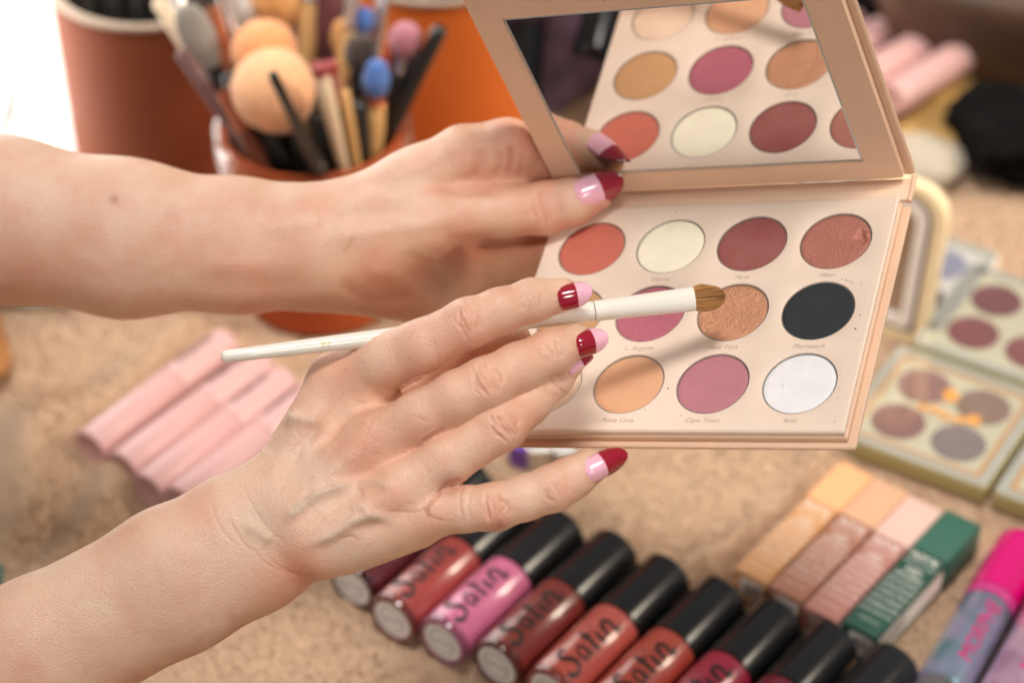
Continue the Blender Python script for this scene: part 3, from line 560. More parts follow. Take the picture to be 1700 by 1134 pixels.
m_blk = mat('black_handle', (.014, .013, .012), .3, coat=.3); m_silver = mat('silver_ferrule', (.72, .70, .70), .25, metal=1); m_copper = mat('copper_ferrule', S(190, 116, 84), .3, metal=.9)
m_wood = mat('bamboo', S(214, 168, 110), .5, noise=(120, .2), stretch=(1, 1, .1)); m_cream = mat('cream_handle', S(232, 208, 176), .4, noise=(60, .05)); m_brownh = mat('brown_handle', S(120, 66, 44), .4)
def fur(n, c, c2=None): return mat('fur_' + n, c, .9, noise=(420, .18) + ((c2,) if c2 else ()), bump=(900, .6), bumpd=.001, stretch=(1, 1, .12), sheen=.3)
f_peach = fur('peach', S(236, 178, 132)); f_peach2 = fur('deep_peach', S(228, 154, 100)); f_grey = fur('grey', S(150, 142, 132)); f_white = fur('white', S(238, 230, 220)); f_blue = fur('blue', S(76, 112, 180)); f_pink = fur('pink', S(174, 112, 124)); f_dark = fur('dark', S(62, 50, 42)); f_maroon = fur('maroon', S(104, 54, 54)); f_tan = fur('tan', S(224, 164, 100))
def cosmetic(label, op, tip, handle, hr, ferr=None, head=None, zo=1128, zt=1100, ext=45, name='cosmetic_brush', cat='brush'):
    """op/tip: picture points at the pot mouth and at the far end; hr: (radius low, radius high) mm; ferr: (length, material); head: (radius, length, material, kind)"""
    a, b = W(*op, zo * TS), W(*tip, zt * TS); d = (b - a).normalized(); a = a - d * ext * mm; L = (b - a).length
    t = thing(name, label, cat, frame_z(a, d), 'brushes standing in the pots'); hl = head[1] * mm if head else 0; fl = ferr[0] * mm if ferr else 0; hh = L - hl * .82 - fl
    r0, r1 = hr[0] * mm, hr[1] * mm
    mb = MB(); pr = [(0, 0), (r0 * .7, 0), (r0, r0 * .6), (r0 * .9 + r1 * .1, hh * .3), (r1 * 1.05, hh * .8), (r1, hh - r1 * .3)] + ([(r1 * .8, hh), (0, hh)] if (ferr or head) else [(r1 * .85, hh - .0002), (r1 * .5, hh + r1 * .25), (0, hh + r1 * .35)])
    mb.add(*lathe(pr, 24)); obj('handle', mb, handle, t, 60)
    if ferr:
        mb = MB(); mb.add(*lathe([(0, hh), (r1 * 1.08, hh), (r1 * 1.12, hh + fl * .1), (r1 * 1.02, hh + fl * .25), (r1 * 1.1, hh + fl), (0, hh + fl)], 24)); obj('ferrule', mb, ferr[1], t, 40)
    if head:
        R = head[0] * mm; z0 = hh + fl; rr = r1 * .95; nseg = 14; pr = []
        for k in range(nseg + 1):
            q = k / nseg; w = math.sin(math.pi * min(1, q * .5 / .62)) if q < .62 else math.sqrt(max(0, 1 - ((q - .62) / .38) ** 2))
            pr.append((max(0 if q > .99 else 1e-5, (rr * (1 - min(1, q / .62)) + R * w) if q < .62 else R * w), z0 + hl * q))
        V, Fc = lathe(pr, 40); n = np.stack([V[:, 0], V[:, 1], V[:, 2] * 0], 1); an = np.arctan2(V[:, 1], V[:, 0])
        V = V + n * (.05 * (vnoise(an * 6 + 40, V[:, 2] * 60, 1.5, 3) - .5))[:, None]
        if head[3] == 'flat': V[:, 1] *= .45
        mb = MB(); mb.add(V, Fc); obj('bristles', mb, head[2], t, 180)
    return t
def frame_z(o, z):
    z = Vector(z).normalized(); x = Vector((1, 0, 0)); y = z.cross(x).normalized(); x = y.cross(z); M = Matrix((x, y, z)).transposed().to_4x4(); M.translation = o; return M
cosmetic('big round peach fluffy brush at the front of the small pot', (520, 285), (440, 120), m_blk, (3, 4), (14, m_silver), (19, 43, f_peach, 'r'), 1128, 1082)
cosmetic('second peach fluffy brush, just behind and above the biggest one', (480, 225), (431, 58), m_blk, (3, 4), (16, m_copper), (15, 33, f_peach2, 'r'), 1130, 1096)
cosmetic('wide tan brush at the top edge, between silver and bamboo handles', (490, 190), (455, -38), m_blk, (3, 4), (18, m_silver), (13, 34, f_tan, 'r'), 1150, 1122)
cosmetic('slim black pointed handle crossing the front peach brush', (528, 275), (452, 122), m_blk, (4.8, 2.2), None, None, 1094, 1036)
cosmetic('cream pencil with dark red end leaning right of the peach brush', (568, 268), (530, 108), m_cream, (1.8, 3.6), (4, mat('dark_red_tip', S(140, 44, 44), .4)), None, 1100, 1062)
cosmetic('rosy brown pencil close behind the cream pencil', (583, 235), (548, 104), mat('rosy_pencil', S(158, 100, 84), .4), (2.4, 2.8), (5, mat('red_tip', S(150, 50, 48), .4)), None, 1112, 1084)
cosmetic('grey bristled brush leaning out at the left of the small pot', (412, 238), (312, 24), m_brownh, (2.8, 4), (18, m_blk), (8, 32, f_grey, 'flat'), 1120, 1098)
cosmetic('mauve handled brush under the grey bristled one, leaning left', (420, 262), (300, 84), mat('mauve_handle', S(110, 76, 74), .4), (2.6, 3.2), None, None, 1108, 1090)
cosmetic('copper brown brush leaning left with a copper ferrule', (425, 235), (352, 10), m_brownh, (2.4, 3), (30, m_copper), None, 1126, 1108)
cosmetic('silver topped black brush standing left of the peach brushes', (438, 220), (368, -20), m_blk, (3, 3.8), (26, m_silver), None, 1138, 1118)
cosmetic('white tipped brush rising above the peach brushes', (450, 215), (398, -22), m_cream, (2.6, 3.6), (12, m_silver), (6.5, 24, f_white, 'r'), 1142, 1124)
cosmetic('pale spatula leaning far left over the tall brown pot', (405, 220), (262, 0), m_cream, (2.2, 3.6), None, None, 1130, 1112, name='spatula', cat='spatula')
cosmetic('bamboo handle standing upright behind the front peach brush', (505, 190), (512, -30), m_wood, (3, 4.6), (8, m_silver), None, 1140, 1120)
cosmetic('lavender handled brush beside the upright bamboo one', (497, 190), (496, -34), mat('lavender', S(196, 188, 206), .35, coat=.4), (2.6, 3), None, None, 1150, 1132)
cosmetic('bamboo brush with silver end leaning right near the maroon head', (555, 200), (592, -36), m_wood, (2.6, 3.4), (24, m_silver), None, 1132, 1112)
cosmetic('maroon brush with white tip standing at the back of the pot', (540, 200), (546, -10), m_blk, (3, 4), (10, m_copper), (11, 42, f_maroon, 'r'), 1150, 1130)
cosmetic('little blue sponge applicator at the top of the pot', (592, 200), (606, 18), m_brownh, (2.2, 2.8), (10, m_copper), (4.3, 13, f_blue, 'r'), 1140, 1118)
cosmetic('large blue sponge applicator with wooden ferrule, right side of pot', (618, 235), (626, 108), m_wood, (4, 5.2), (5, m_copper), (5.6, 17, f_blue, 'r'), 1116, 1094)
cosmetic('dark round brush on black stem behind the large blue sponge', (600, 240), (598, 66), m_blk, (4, 4.6), (12, m_blk), (7, 18, f_dark, 'r'), 1126, 1104)
cosmetic('dusty pink round sponge on a black stem', (640, 225), (676, 48), m_blk, (3, 3.6), (8, m_silver), (7.4, 17, f_pink, 'r'), 1128, 1096)
cosmetic('thick black handle leaning furthest right with rounded tip', (646, 215), (732, 46), m_blk, (4.6, 3.6), None, None, 1122, 1092)
cosmetic('thin red handle leaning right behind the pink sponge', (610, 215), (656, 78), mat('red_handle', S(158, 52, 48), .4), (2, 2.6), None, None, 1136, 1110)
cosmetic('dark brown brush with flat copper head between silver and grey ones', (430, 225), (338, -20), m_blk, (3, 3.6), (16, m_copper), (7, 24, f_dark, 'flat'), 1146, 1130)
cosmetic('slim ivory handle behind the bamboo handle', (520, 195), (532, -30), m_cream, (2.4, 3.2), (10, m_silver), None, 1152, 1136)
cosmetic('tan fan brush tucked between maroon head and dark round brush', (566, 205), (572, 40), m_blk, (2.6, 3.2), (12, m_copper), (6, 20, f_tan, 'flat'), 1140, 1118)
cosmetic('grey mauve handle leaning right under the black one', (634, 225), (700, 84), mat('grey_mauve', S(120, 98, 98), .4), (3, 3.4), None, None, 1130, 1104)
cosmetic('short copper ferrule brush in front of the mauve handle', (428, 262), (372, 150), m_brownh, (2.6, 3.6), (20, m_copper), None, 1104, 1088)
cosmetic('white handled brush leaning left beside the spatula', (410, 225), (290, -12), mat('white_handle', S(232, 226, 218), .35), (2.4, 3.2), (10, m_silver), None, 1140, 1122)
for o_, t_, lab in (((452, 268), (398, 150), 'black handle against the left front rim of the small pot'), ((475, 272), (420, 180), 'black handle just under the big peach brush, near its lower left'), ((545, 272), (522, 190), 'black handle standing between the pointed black one and the cream pencil'),
        ((600, 262), (596, 170), 'black handle straight below the dark round brush'), ((500, 276), (486, 170), 'black handle hidden low behind the pointed black one'), ((430, 262), (380, 120), 'black handle rising beside the copper ferrule brush'), ((575, 250), (560, 160), 'black handle close right of the rosy pencil')):
    cosmetic(lab, o_, t_, m_blk, (4.4, 4), None, None, 1112, 1098)
for o_, t_, lab in (((150, 40), (128, -70), 'leftmost black handle inside the tall brown pot'), ((190, 40), (180, -70), 'second black handle from left in the tall brown pot'), ((230, 30), (235, -80), 'third black handle from left in the tall brown pot'), ((265, 30), (275, -70), 'black handle in the tall brown pot nearest the spatula')):
    cosmetic(lab, o_, t_, m_blk, (6, 5), None, None, 1190, 1180)
for o_, t_, lab in (((640, 20), (636, -70), 'leftmost black handle inside the bright orange brown pot'), ((745, 20), (748, -80), 'black handle right beside the cream one in the orange brown pot'), ((785, 25), (800, -70), 'second black handle right of the cream one, orange brown pot'), ((820, 20), (838, -70), 'black handle in the orange brown pot nearest the palette lid')):
    cosmetic(lab, o_, t_, m_blk, (6, 5), None, None, 1206, 1196)
cosmetic('cream handle standing alone in the bright orange brown pot', (706, 8), (690, -60), m_cream, (4, 4.4), None, None, 1216, 1206)

# ------------------------------------------------------------------ soft and small things further back
def pillow(name, label, cat, u, v, sx, sy, sz, ang, m, seed=1, amp=.12, e=.7, z0=0.):
    nu, nv = 64, 32; V = []; sg = lambda x, p: math.copysign(abs(x) ** p, x)
    for j in range(nv + 1):
        ph = -math.pi / 2 + math.pi * j / nv
        for i in range(nu):
            th = 2 * math.pi * i / nu; V.append((sg(math.cos(ph), e) * sg(math.cos(th), e), sg(math.cos(ph), e) * sg(math.sin(th), e), sg(math.sin(ph), e)))
    V = np.array(V); nse = 1 + amp * (vnoise(V[:, 0] + 2, V[:, 1] + V[:, 2] + 3, 2.2, seed) - .5) + amp * .6 * (vnoise(V[:, 0] * 2 + V[:, 2] + 5, V[:, 1] * 2 + 5, 2.6, seed + 1) - .5)
    V = V * nse[:, None] * [sx * mm / 2, sy * mm / 2, sz * mm / 2] + [0, 0, sz * mm / 2]
    Fc = [(j * nu + i, j * nu + (i + 1) % nu, (j + 1) * nu + (i + 1) % nu, (j + 1) * nu + i) for j in range(nv) for i in range(nu)]
    mb = MB(); mb.add(V, Fc); o = obj(name, mb, m, None, 180); p = T(u, v, z0); o.matrix_world = Matrix.Translation(p) @ Matrix.Rotation(ang, 4, 'Z'); return tag(o, label, cat)
m_bf = mat('black_fabric', (.006, .0055, .0055), .95, noise=(40, .3), spec=.1); m_bag = mat('dark_brown_leather', S(84, 62, 48), .45, noise=(14, .3)); m_or = mat('orange_fabric', S(196, 78, 40), .7)
def pouch(*a, strap=None, **k): return pillow(*a, **k)
pillow('cosmetic_pouch', 'black cloth pouch slumped on the table at the far right', 'pouch', 1672, 262, 60, 74, 34, .3, m_bf, 3, .3)
pillow('cosmetic_pouch', 'black bag at the top edge right behind the palette lid', 'pouch', 1460, 20, 95, 110, 60, .2, m_bf, 5, .2)
pillow('handbag', 'dark brown leather bag filling the upper right corner', 'bag', 1665, 70, 150, 130, 70, -.25, m_bag, 6, .12, .5)
pillow('cosmetic_pouch', 'orange fabric pouch at the very top right edge', 'pouch', 1630, -70, 140, 60, 82, -.1, m_or, 8, .15)
pillow('powder_puff', 'pale grey powder puff beside the standing compact mirror', 'powder puff', 1528, 285, 46, 40, 16, -.5, mat('puff', S(182, 170, 152), .9, bump=(300, .5)), 9, .1, .85)
pillow('suede_pouch', 'ochre suede pouch at the left edge under the forearm', 'pouch', -100, 600, 60, 76, 12, .4, mat('ochre_suede', S(158, 108, 62), .9, noise=(40, .25)), 4, .25)
pillow('dark_mound', 'reddish brown stand-in for shaded fingers, glimpsed between thumb and palette', 'pouch', 872, 450, 76, 84, 50, .3, mat('finger_shade', S(112, 60, 60), .75, noise=(50, .35), sheen=.2), 6, .2)  # stands in for fingers behind the palette; their shade is in its colour
pg = [T(1440, 250, 12), T(1600, 112, 12), T(1690, 152, 12), T(1560, 262, 12)]
mb = MB(); c = sum(pg, Vector()) / 4; mb.add(*slab([(p.x - c.x, p.y - c.y) for p in pg][::-1], -.0125, 0, .001)); o = obj('gift_box', mb, mat('gold_card', S(190, 152, 92), .4, noise=(30, .08))); o.location = c; tag(o, 'flat gold card box under the far pink lipstick tube', 'box')
for k, (u, v, a, lab, h) in enumerate(((1478, 165, 45, 'powder pink lipstick tube lying on the flat gold box', 24), (1402, 152, 45, 'powder pink lipstick tube next to the one on the gold box', 24), (1352, 122, 46, 'powder pink lipstick tube third from the gold box', 24), (1310, 98, 46, 'powder pink lipstick tube furthest back by the black bag', 24))):
    p = T(u, v, h); dup(pk, Matrix.Translation(p) @ Matrix.Rotation(math.radians(a), 4, 'Z') @ Matrix.Rotation(math.pi * .8, 4, 'X'), lab)
def jar(label, u, v, r, h, body, cap):
    p = T(u, v, 0); t = thing('nail_glitter_jar', label, 'glitter jar', Matrix.Translation((p.x, p.y, .001)), 'little glitter jars below the palette')
    mb = MB(); mb.add(*lathe([(0, 0), (r * .95 * mm, 0), (r * mm, .8 * mm), (r * mm, h * .6 * mm), (0, h * .6 * mm)], 32)); obj('jar_body', mb, body, t, 40)
    mb = MB(); mb.add(*lathe([(r * 1.05 * mm, h * .6 * mm), (r * 1.08 * mm, h * .65 * mm), (r * 1.05 * mm, h * .96 * mm), (r * .9 * mm, h * mm), (0, h * mm)], 32)); obj('cap', mb, cap, t, 40)
m_glit = mat('silver_glitter', (.75, .74, .72), .22, metal=1, noise=(500, .3), bump=(700, 1.)); m_pur = mat('purple_glitter', S(120, 80, 180), .3, metal=.5, noise=(400, .3))
jar('small purple glitter jar between ring finger and palette', 868, 765, 6.5, 12, m_pur, m_pur); jar('silver glitter jar, larger one under the palette edge', 897, 772, 7, 13, m_glit, m_glit); jar('silver glitter jar right of the larger silver one', 936, 774, 6, 12, m_glit, m_glit)
mb = MB(); mb.add(*lathe([(0, 0), (5 * mm, 0), (5.5 * mm, 1 * mm), (5.5 * mm, 70 * mm), (4 * mm, 74 * mm), (0, 74 * mm)], 32, 'x')); o = obj('eyeliner_pen', mb, mat('teal_plastic', S(60, 120, 112), .35)); o.matrix_world = bottle_M(6, 958, math.radians(188), 5.5 * mm); tag(o, 'teal pen peeking out at the left edge by the forearm', 'pen')

o = pillow('dark_mound', 'flat dark plum velvet pouch seen only in the palette mirror', 'pouch', 850, 567, 62, 70, 15, .3, mat('plum_velvet', S(92, 64, 78), .8, noise=(60, .4), sheen=.3), 12, .2)
o.matrix_world = Matrix.Translation((-.098, .652, .001)) @ Matrix.Rotation(.3, 4, 'Z')

for x, y, a, col, lab in ((-.128, .604, 66, S(58, 26, 44), 'plum lip gloss bottle beside the velvet pouch, seen in the palette mirror'), (-.060, .596, 66, S(120, 34, 52), 'wine lip gloss bottle right of the velvet pouch, seen in the palette mirror'), (-.090, .560, 75, S(150, 60, 70), 'rose lip gloss bottle in front of the velvet pouch, seen in the palette mirror')):
    dup(bot, Matrix.Translation((x, y, R_T)) @ Matrix.Rotation(math.radians(a), 4, 'Z'), lab, {'bottle': gloss_mat('mirror_row', col), 'base_ring': m_black})
cosmetic('white bristle brush poking up between silver ferrule and peach brushes', (470, 205), (478, -20), m_brownh, (2.6, 3.2), (14, m_copper), (6, 20, f_white, 'r'), 1156, 1138)
cosmetic('brown bristle brush rising right of the maroon head', (575, 195), (562, 4), m_cream, (2.6, 3.2), (12, m_silver), (6, 22, f_dark, 'r'), 1150, 1128)
cosmetic('silver tube handle standing right of the little blue sponge', (606, 190), (640, -30), m_silver, (2.8, 3), None, None, 1146, 1124)
cosmetic('orange brown handle crossing behind the grey bristled brush', (432, 215), (322, -30), mat('orange_brown', S(168, 86, 48), .4), (2.4, 3), None, None, 1152, 1136)
cosmetic('wooden stick low in front of the dark round brush stem', (590, 262), (572, 150), m_wood, (2, 2.4), None, None, 1106, 1086)
# ------------------------------------------------------------------ the two forearms and hands: one continuous skin each, grown from a blended distance field (camera-frame millimetres)
TILT = None
def cone(a, b, flat=1., axis=(0, 0, 1)):         # a, b = (u, v, z, radius px)
    if TILT: a, b = TILT(a), TILT(b)
    A, B = px(*a[:3]), px(*b[:3]); return (A, B, a[3] * a[2] / F_PX, b[3] * b[2] / F_PX, flat, np.array(axis, float))
def chain(pts, flat=1.): return [cone(p, q, flat) for p, q in zip(pts, pts[1:])]
def sd(P, c):
    A, B, ra, rb, fl, ax = c; ab = B - A; h = np.clip(((P - A) @ ab) / (ab @ ab), 0, 1); q = P - A - h[:, None] * ab
    if fl != 1.:
        t = q @ ax; q = q + (t * (1 / fl - 1))[:, None] * ax
    return np.sqrt((q * q).sum(1)) - (ra + (rb - ra) * h)
def smin(a, b, k): h = np.clip(.5 + .5 * (b - a) / k, 0, 1); return b * (1 - h) + a * h - k * h * (1 - h)
def group(P, prims, k):
    d = np.full(len(P), 30.)
    for c in prims:
        m = max(c[2], c[3]) + 14; lo = np.minimum(c[0], c[1]) - m; hi = np.maximum(c[0], c[1]) + m
        i = np.nonzero(((P > lo) & (P < hi)).all(1))[0]
        if len(i): d[i] = smin(d[i], sd(P[i], c), k)
    return d
def field(P, H):
    base = group(P, H['palm'], H['k']); out = base.copy()
    for pr, kf in H['fingers']:
        f = group(P, pr, 3.0); out = np.minimum(out, smin(base, f, kf))
    return out
def nets(D, o, h):
    Sg = D < 0; c = np.zeros([s - 1 for s in D.shape], np.int8)
    cs = [(i, j, k) for i in (0, 1) for j in (0, 1) for k in (0, 1)]; n = c.shape
    sub = lambda A, d: A[d[0]:d[0] + n[0], d[1]:d[1] + n[1], d[2]:d[2] + n[2]]
    for d in cs: c += sub(Sg, d)
    act = (c > 0) & (c < 8); ii = np.argwhere(act); idx = -np.ones(n, np.int64); idx[act] = np.arange(len(ii))
    acc = np.zeros((len(ii), 3)); cnt = np.zeros(len(ii))
    for a in cs:
        for ax in range(3):
            if a[ax]: continue
            b = list(a); b[ax] = 1; va = D[tuple((ii + a).T)]; vb = D[tuple((ii + b).T)]; m = (va < 0) != (vb < 0)
            t = va[m] / (va[m] - vb[m]); p = np.tile(np.array(a, float), (m.sum(), 1)); p[:, ax] = t; acc[m] += p; cnt[m] += 1
    V = o + h * (ii + acc / cnt[:, None]); Q = []
    for ax in range(3):
        b, c2 = [x for x in range(3) if x != ax]; s0 = [slice(None)] * 3; s1 = [slice(None)] * 3; s0[ax] = slice(0, -1); s1[ax] = slice(1, None)
        e = Sg[tuple(s0)] != Sg[tuple(s1)]; E = np.argwhere(e); E = E[(E[:, b] > 0) & (E[:, c2] > 0) & (E[:, b] < D.shape[b] - 1) & (E[:, c2] < D.shape[c2] - 1)]
        def at(db, dc): x = E.copy(); x[:, b] += db; x[:, c2] += dc; return idx[tuple(x.T)]
        q = np.stack([at(-1, -1), at(0, -1), at(0, 0), at(-1, 0)], 1); fl = Sg[tuple(E.T)]
        if ax == 1: fl = ~fl
        q[~fl] = q[~fl][:, ::-1]; Q.append(q)
    return V, np.concatenate(Q)
def split(V, Q):
    e = np.concatenate([Q[:, [i, (i + 1) % 4]] for i in range(4)]); e = np.sort(e, 1); key = e[:, 0] * len(V) + e[:, 1]
    u, inv = np.unique(key, return_inverse=True); em = .5 * (V[u // len(V)] + V[u % len(V)]); nq = len(Q); fc = V[Q].mean(1)
    n0 = len(V); me = (inv + n0).reshape(4, nq); fi = np.arange(nq) + n0 + len(u)
    return np.concatenate([V, em, fc]), np.concatenate([np.stack([Q[:, i], me[i], fi, me[(i + 3) % 4]], 1) for i in range(4)])
def refine(V, Q, sel):                           # split only the chosen quads; their neighbours take the extra edge points
    n = len(V); E = np.sort(np.stack([Q, np.roll(Q, -1, 1)], -1), -1); key = E[..., 0] * n + E[..., 1]
    u = np.unique(key[sel].ravel()); em = .5 * (V[u // n] + V[u % n]); pos = np.searchsorted(u, key); pos = np.minimum(pos, len(u) - 1); has = u[pos] == key; mid = np.where(has, pos + n, -1)
    S_ = Q[sel]; M_ = mid[sel]; fc = V[S_].mean(1); fi = np.arange(len(S_)) + n + len(u)
    newq = np.concatenate([np.stack([S_[:, i], M_[:, i], fi, M_[:, (i + 3) % 4]], 1) for i in range(4)])
    rest = ~sel; plain = rest & ~has.any(1); edge = np.nonzero(rest & has.any(1))[0]; polys = []
    for k in edge:
        p = []
        for i in range(4):
            p.append(int(Q[k, i]))
            if mid[k, i] >= 0: p.append(int(mid[k, i]))
        polys.append(p)
    return np.concatenate([V, em, fc]), polys, np.concatenate([Q[plain], newq])
def grad(V, H, e=.35):
    d0 = field(V, H); g = np.stack([field(V + e * np.eye(3)[k], H) - d0 for k in range(3)], 1) / e
    return d0, g / (np.linalg.norm(g, axis=1)[:, None] + 1e-9)
def seg_dist(UV, P):
    P = np.asarray(P, float); best = np.full(len(UV), 1e9); par = np.zeros(len(UV)); n = len(P) - 1
    for k in range(n):
        a, b = P[k], P[k + 1]; ab = b - a; h = np.clip(((UV - a) @ ab) / (ab @ ab + 1e-9), 0, 1); d = np.linalg.norm(UV - a - h[:, None] * ab, axis=1); m = d < best
        best[m] = d[m]; par[m] = (k + h[m]) / n
    return best, par
def arm(H, parent, name, m_skin):
    allp = H['palm'] + [c for f, _ in H['fingers'] for c in f]; h = H['voxel']
    lo = np.min([np.minimum(c[0], c[1]) - max(c[2], c[3]) for c in allp], 0) - 3; hi = np.max([np.maximum(c[0], c[1]) + max(c[2], c[3]) for c in allp], 0) + 3
    lo[0] = max(lo[0], H.get('xmin', -1e9)); n = np.ceil((hi - lo) / h).astype(int) + 1
    ax = [lo[k] + h * np.arange(n[k]) for k in range(3)]; D = np.empty(n)
    for i in range(n[0]):                        # slab by slab
        G = np.stack(np.meshgrid(ax[0][i:i + 1], ax[1], ax[2], indexing='ij'), -1).reshape(-1, 3); D[i] = field(G, H).reshape(n[1], n[2])
    D[0] = np.maximum(D[0], .5)
    V, Q = nets(D, lo, h)
    for _ in range(H['splits']):
        V, Q = split(V, Q); d, g = grad(V, H); V = V - g * np.clip(d, -h, h)[:, None]
    for _ in range(2):                           # relax a little so creases between blended parts stay soft
        e = np.concatenate([Q[:, [0, 1]], Q[:, [1, 2]], Q[:, [2, 3]], Q[:, [3, 0]]]); s = np.zeros_like(V); c = np.zeros(len(V))
        for k in range(3): s[:, k] = np.bincount(e[:, 0], V[e[:, 1], k], len(V)) + np.bincount(e[:, 1], V[e[:, 0], k], len(V))
        c = np.bincount(e[:, 0], minlength=len(V)) + np.bincount(e[:, 1], minlength=len(V)); V = .5 * V + .5 * s / c[:, None]
    polys = None
    if 'fine' in H:
        d, g = grad(V, H); uv = V[:, :2] / V[:, 2:3] * F_PX + [U0, V0]; ok = (uv[:, 0] > H['fine']) & ((g * V).sum(1) < 0) & (V[:, 2] < H['zmax'])
        V, polys, Q = refine(V, Q, ok[Q].all(1)); d, g = grad(V, H)
        V = V - g * (np.clip(d, -.5, .5) * .5)[:, None]
    d, g = grad(V, H); UV = V[:, :2] / V[:, 2:3] * F_PX + [U0, V0]; view = V / np.linalg.norm(V, axis=1)[:, None]; face = np.clip((-(g * view).sum(1) - .02) / .35, 0, 1)
    disp = np.zeros(len(V)); tint = np.zeros((len(V), 4)); tint[:, 3] = 1
    def near(P, r): P = np.asarray(P, float); lo_, hi_ = P.min(0) - r, P.max(0) + r; return np.nonzero((face > 0) & (UV > lo_).all(1) & (UV < hi_).all(1) & ((V[:, 2] < H['zmax']) if 'zmax' in H else True))[0]
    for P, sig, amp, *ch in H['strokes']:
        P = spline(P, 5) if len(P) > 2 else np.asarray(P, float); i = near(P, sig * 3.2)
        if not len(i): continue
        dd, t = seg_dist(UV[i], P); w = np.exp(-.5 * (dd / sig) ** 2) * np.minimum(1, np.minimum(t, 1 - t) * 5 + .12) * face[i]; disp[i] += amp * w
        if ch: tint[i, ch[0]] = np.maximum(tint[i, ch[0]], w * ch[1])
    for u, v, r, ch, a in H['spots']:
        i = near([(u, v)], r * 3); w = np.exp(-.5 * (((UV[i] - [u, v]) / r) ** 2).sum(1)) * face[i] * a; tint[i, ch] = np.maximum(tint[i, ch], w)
    fine = vnoise(UV[:, 0] + 900, UV[:, 1] + 900, .07, 21) - .5; disp += face * .10 * fine + face * .16 * (vnoise(UV[:, 0] + 900, UV[:, 1] + 900, .022, 22) - .5)
    V = V + g * disp[:, None]
    Wd = cam2w(V); me = bpy.data.meshes.new(name); me.vertices.add(len(Wd)); me.vertices.foreach_set('co', Wd.ravel()); nq = len(Q)
    ex = polys or []; lv = np.concatenate([Q.ravel(), np.array([i for p in ex for i in p], np.int64)]).astype(np.int32); ls = np.concatenate([np.arange(nq) * 4, nq * 4 + np.cumsum([0] + [len(p) for p in ex])[:len(ex)]]).astype(np.int32)
    me.loops.add(len(lv)); me.loops.foreach_set('vertex_index', lv); me.polygons.add(len(ls)); me.polygons.foreach_set('loop_start', ls)
    me.update(calc_edges=True); me.validate(); me.materials.append(m_skin); me.shade_smooth()
    at = me.color_attributes.new('skin_tone', 'FLOAT_COLOR', 'POINT'); at.data.foreach_set('color', tint.ravel().astype(np.float32))
    o = bpy.data.objects.new(name, me); COL.objects.link(o); o.parent = parent; return o
def hit(u, v, H, z0=820., z1=1010.):             # first skin depth along the ray through (u, v)
    z = np.arange(z0, z1, .2); P = np.stack([(u - U0) / F_PX * z, (v - V0) / F_PX * z, z], 1); d = field(P, H); k = np.nonzero(d < 0)[0]; return z[k[0]] if len(k) else None
def skin():
    m = bpy.data.materials.new('skin'); m.use_nodes = True; nt = m.node_tree; L = nt.links; b = nt.nodes['Principled BSDF']; I = b.inputs; N = nt.nodes.new
    I['Roughness'].default_value = .37; I['Specular IOR Level'].default_value = .55; I['Subsurface Weight'].default_value = .10; I['Subsurface Radius'].default_value = (1, .35, .18); I['Subsurface Scale'].default_value = .0022
    at = N('ShaderNodeAttribute'); at.attribute_name = 'skin_tone'; sp = N('ShaderNodeSeparateColor'); L.new(at.outputs['Color'], sp.inputs[0]); tc = N('ShaderNodeTexCoord')
    def noise(sc, det, lo, hi):
        n = N('ShaderNodeTexNoise'); n.inputs['Scale'].default_value = sc; n.inputs['Detail'].default_value = det; L.new(tc.outputs['Object'], n.inputs['Vector']); r = N('ShaderNodeMapRange'); r.inputs['From Min'].default_value = lo; r.inputs['From Max'].default_value = hi; L.new(n.outputs['Fac'], r.inputs['Value']); return r.outputs[0]
    def mix(f, a, c):
        x = N('ShaderNodeMix'); x.data_type = 'RGBA'
        for s, val in ((0, f), (6, a), (7, c)):
            if hasattr(val, 'links'): L.new(val, x.inputs[s])
            else: x.inputs[s].default_value = val if s == 0 else (*val, 1)
        return x.outputs[2]
    col = mix(noise(38, 4, .35, .7), S(235, 196, 168), S(226, 176, 147)); col = mix(noise(330, 2, .66, 1.15), col, S(206, 148, 122)); col = mix(noise(80, 2, .5, 1.05), col, S(224, 152, 130)); 
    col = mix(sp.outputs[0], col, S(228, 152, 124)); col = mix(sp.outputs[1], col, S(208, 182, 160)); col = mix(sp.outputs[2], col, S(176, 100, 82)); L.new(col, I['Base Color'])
    v = N('ShaderNodeTexVoronoi'); v.feature = 'DISTANCE_TO_EDGE'; v.inputs['Scale'].default_value = 900; L.new(tc.outputs['Object'], v.inputs['Vector'])
    b1 = N('ShaderNodeBump'); b1.inputs['Strength'].default_value = .6; b1.inputs['Distance'].default_value = .0005; L.new(v.outputs['Distance'], b1.inputs['Height'])
    n2 = N('ShaderNodeTexNoise'); n2.inputs['Scale'].default_value = 1700; n2.inputs['Detail'].default_value = 2; L.new(tc.outputs['Object'], n2.inputs['Vector'])
    b2 = N('ShaderNodeBump'); b2.inputs['Strength'].default_value = .4; b2.inputs['Distance'].default_value = .0005; L.new(n2.outputs['Fac'], b2.inputs['Height']); L.new(b1.outputs[0], b2.inputs['Normal']); L.new(b2.outputs[0], I['Normal'])
    return m
m_skin = skin()
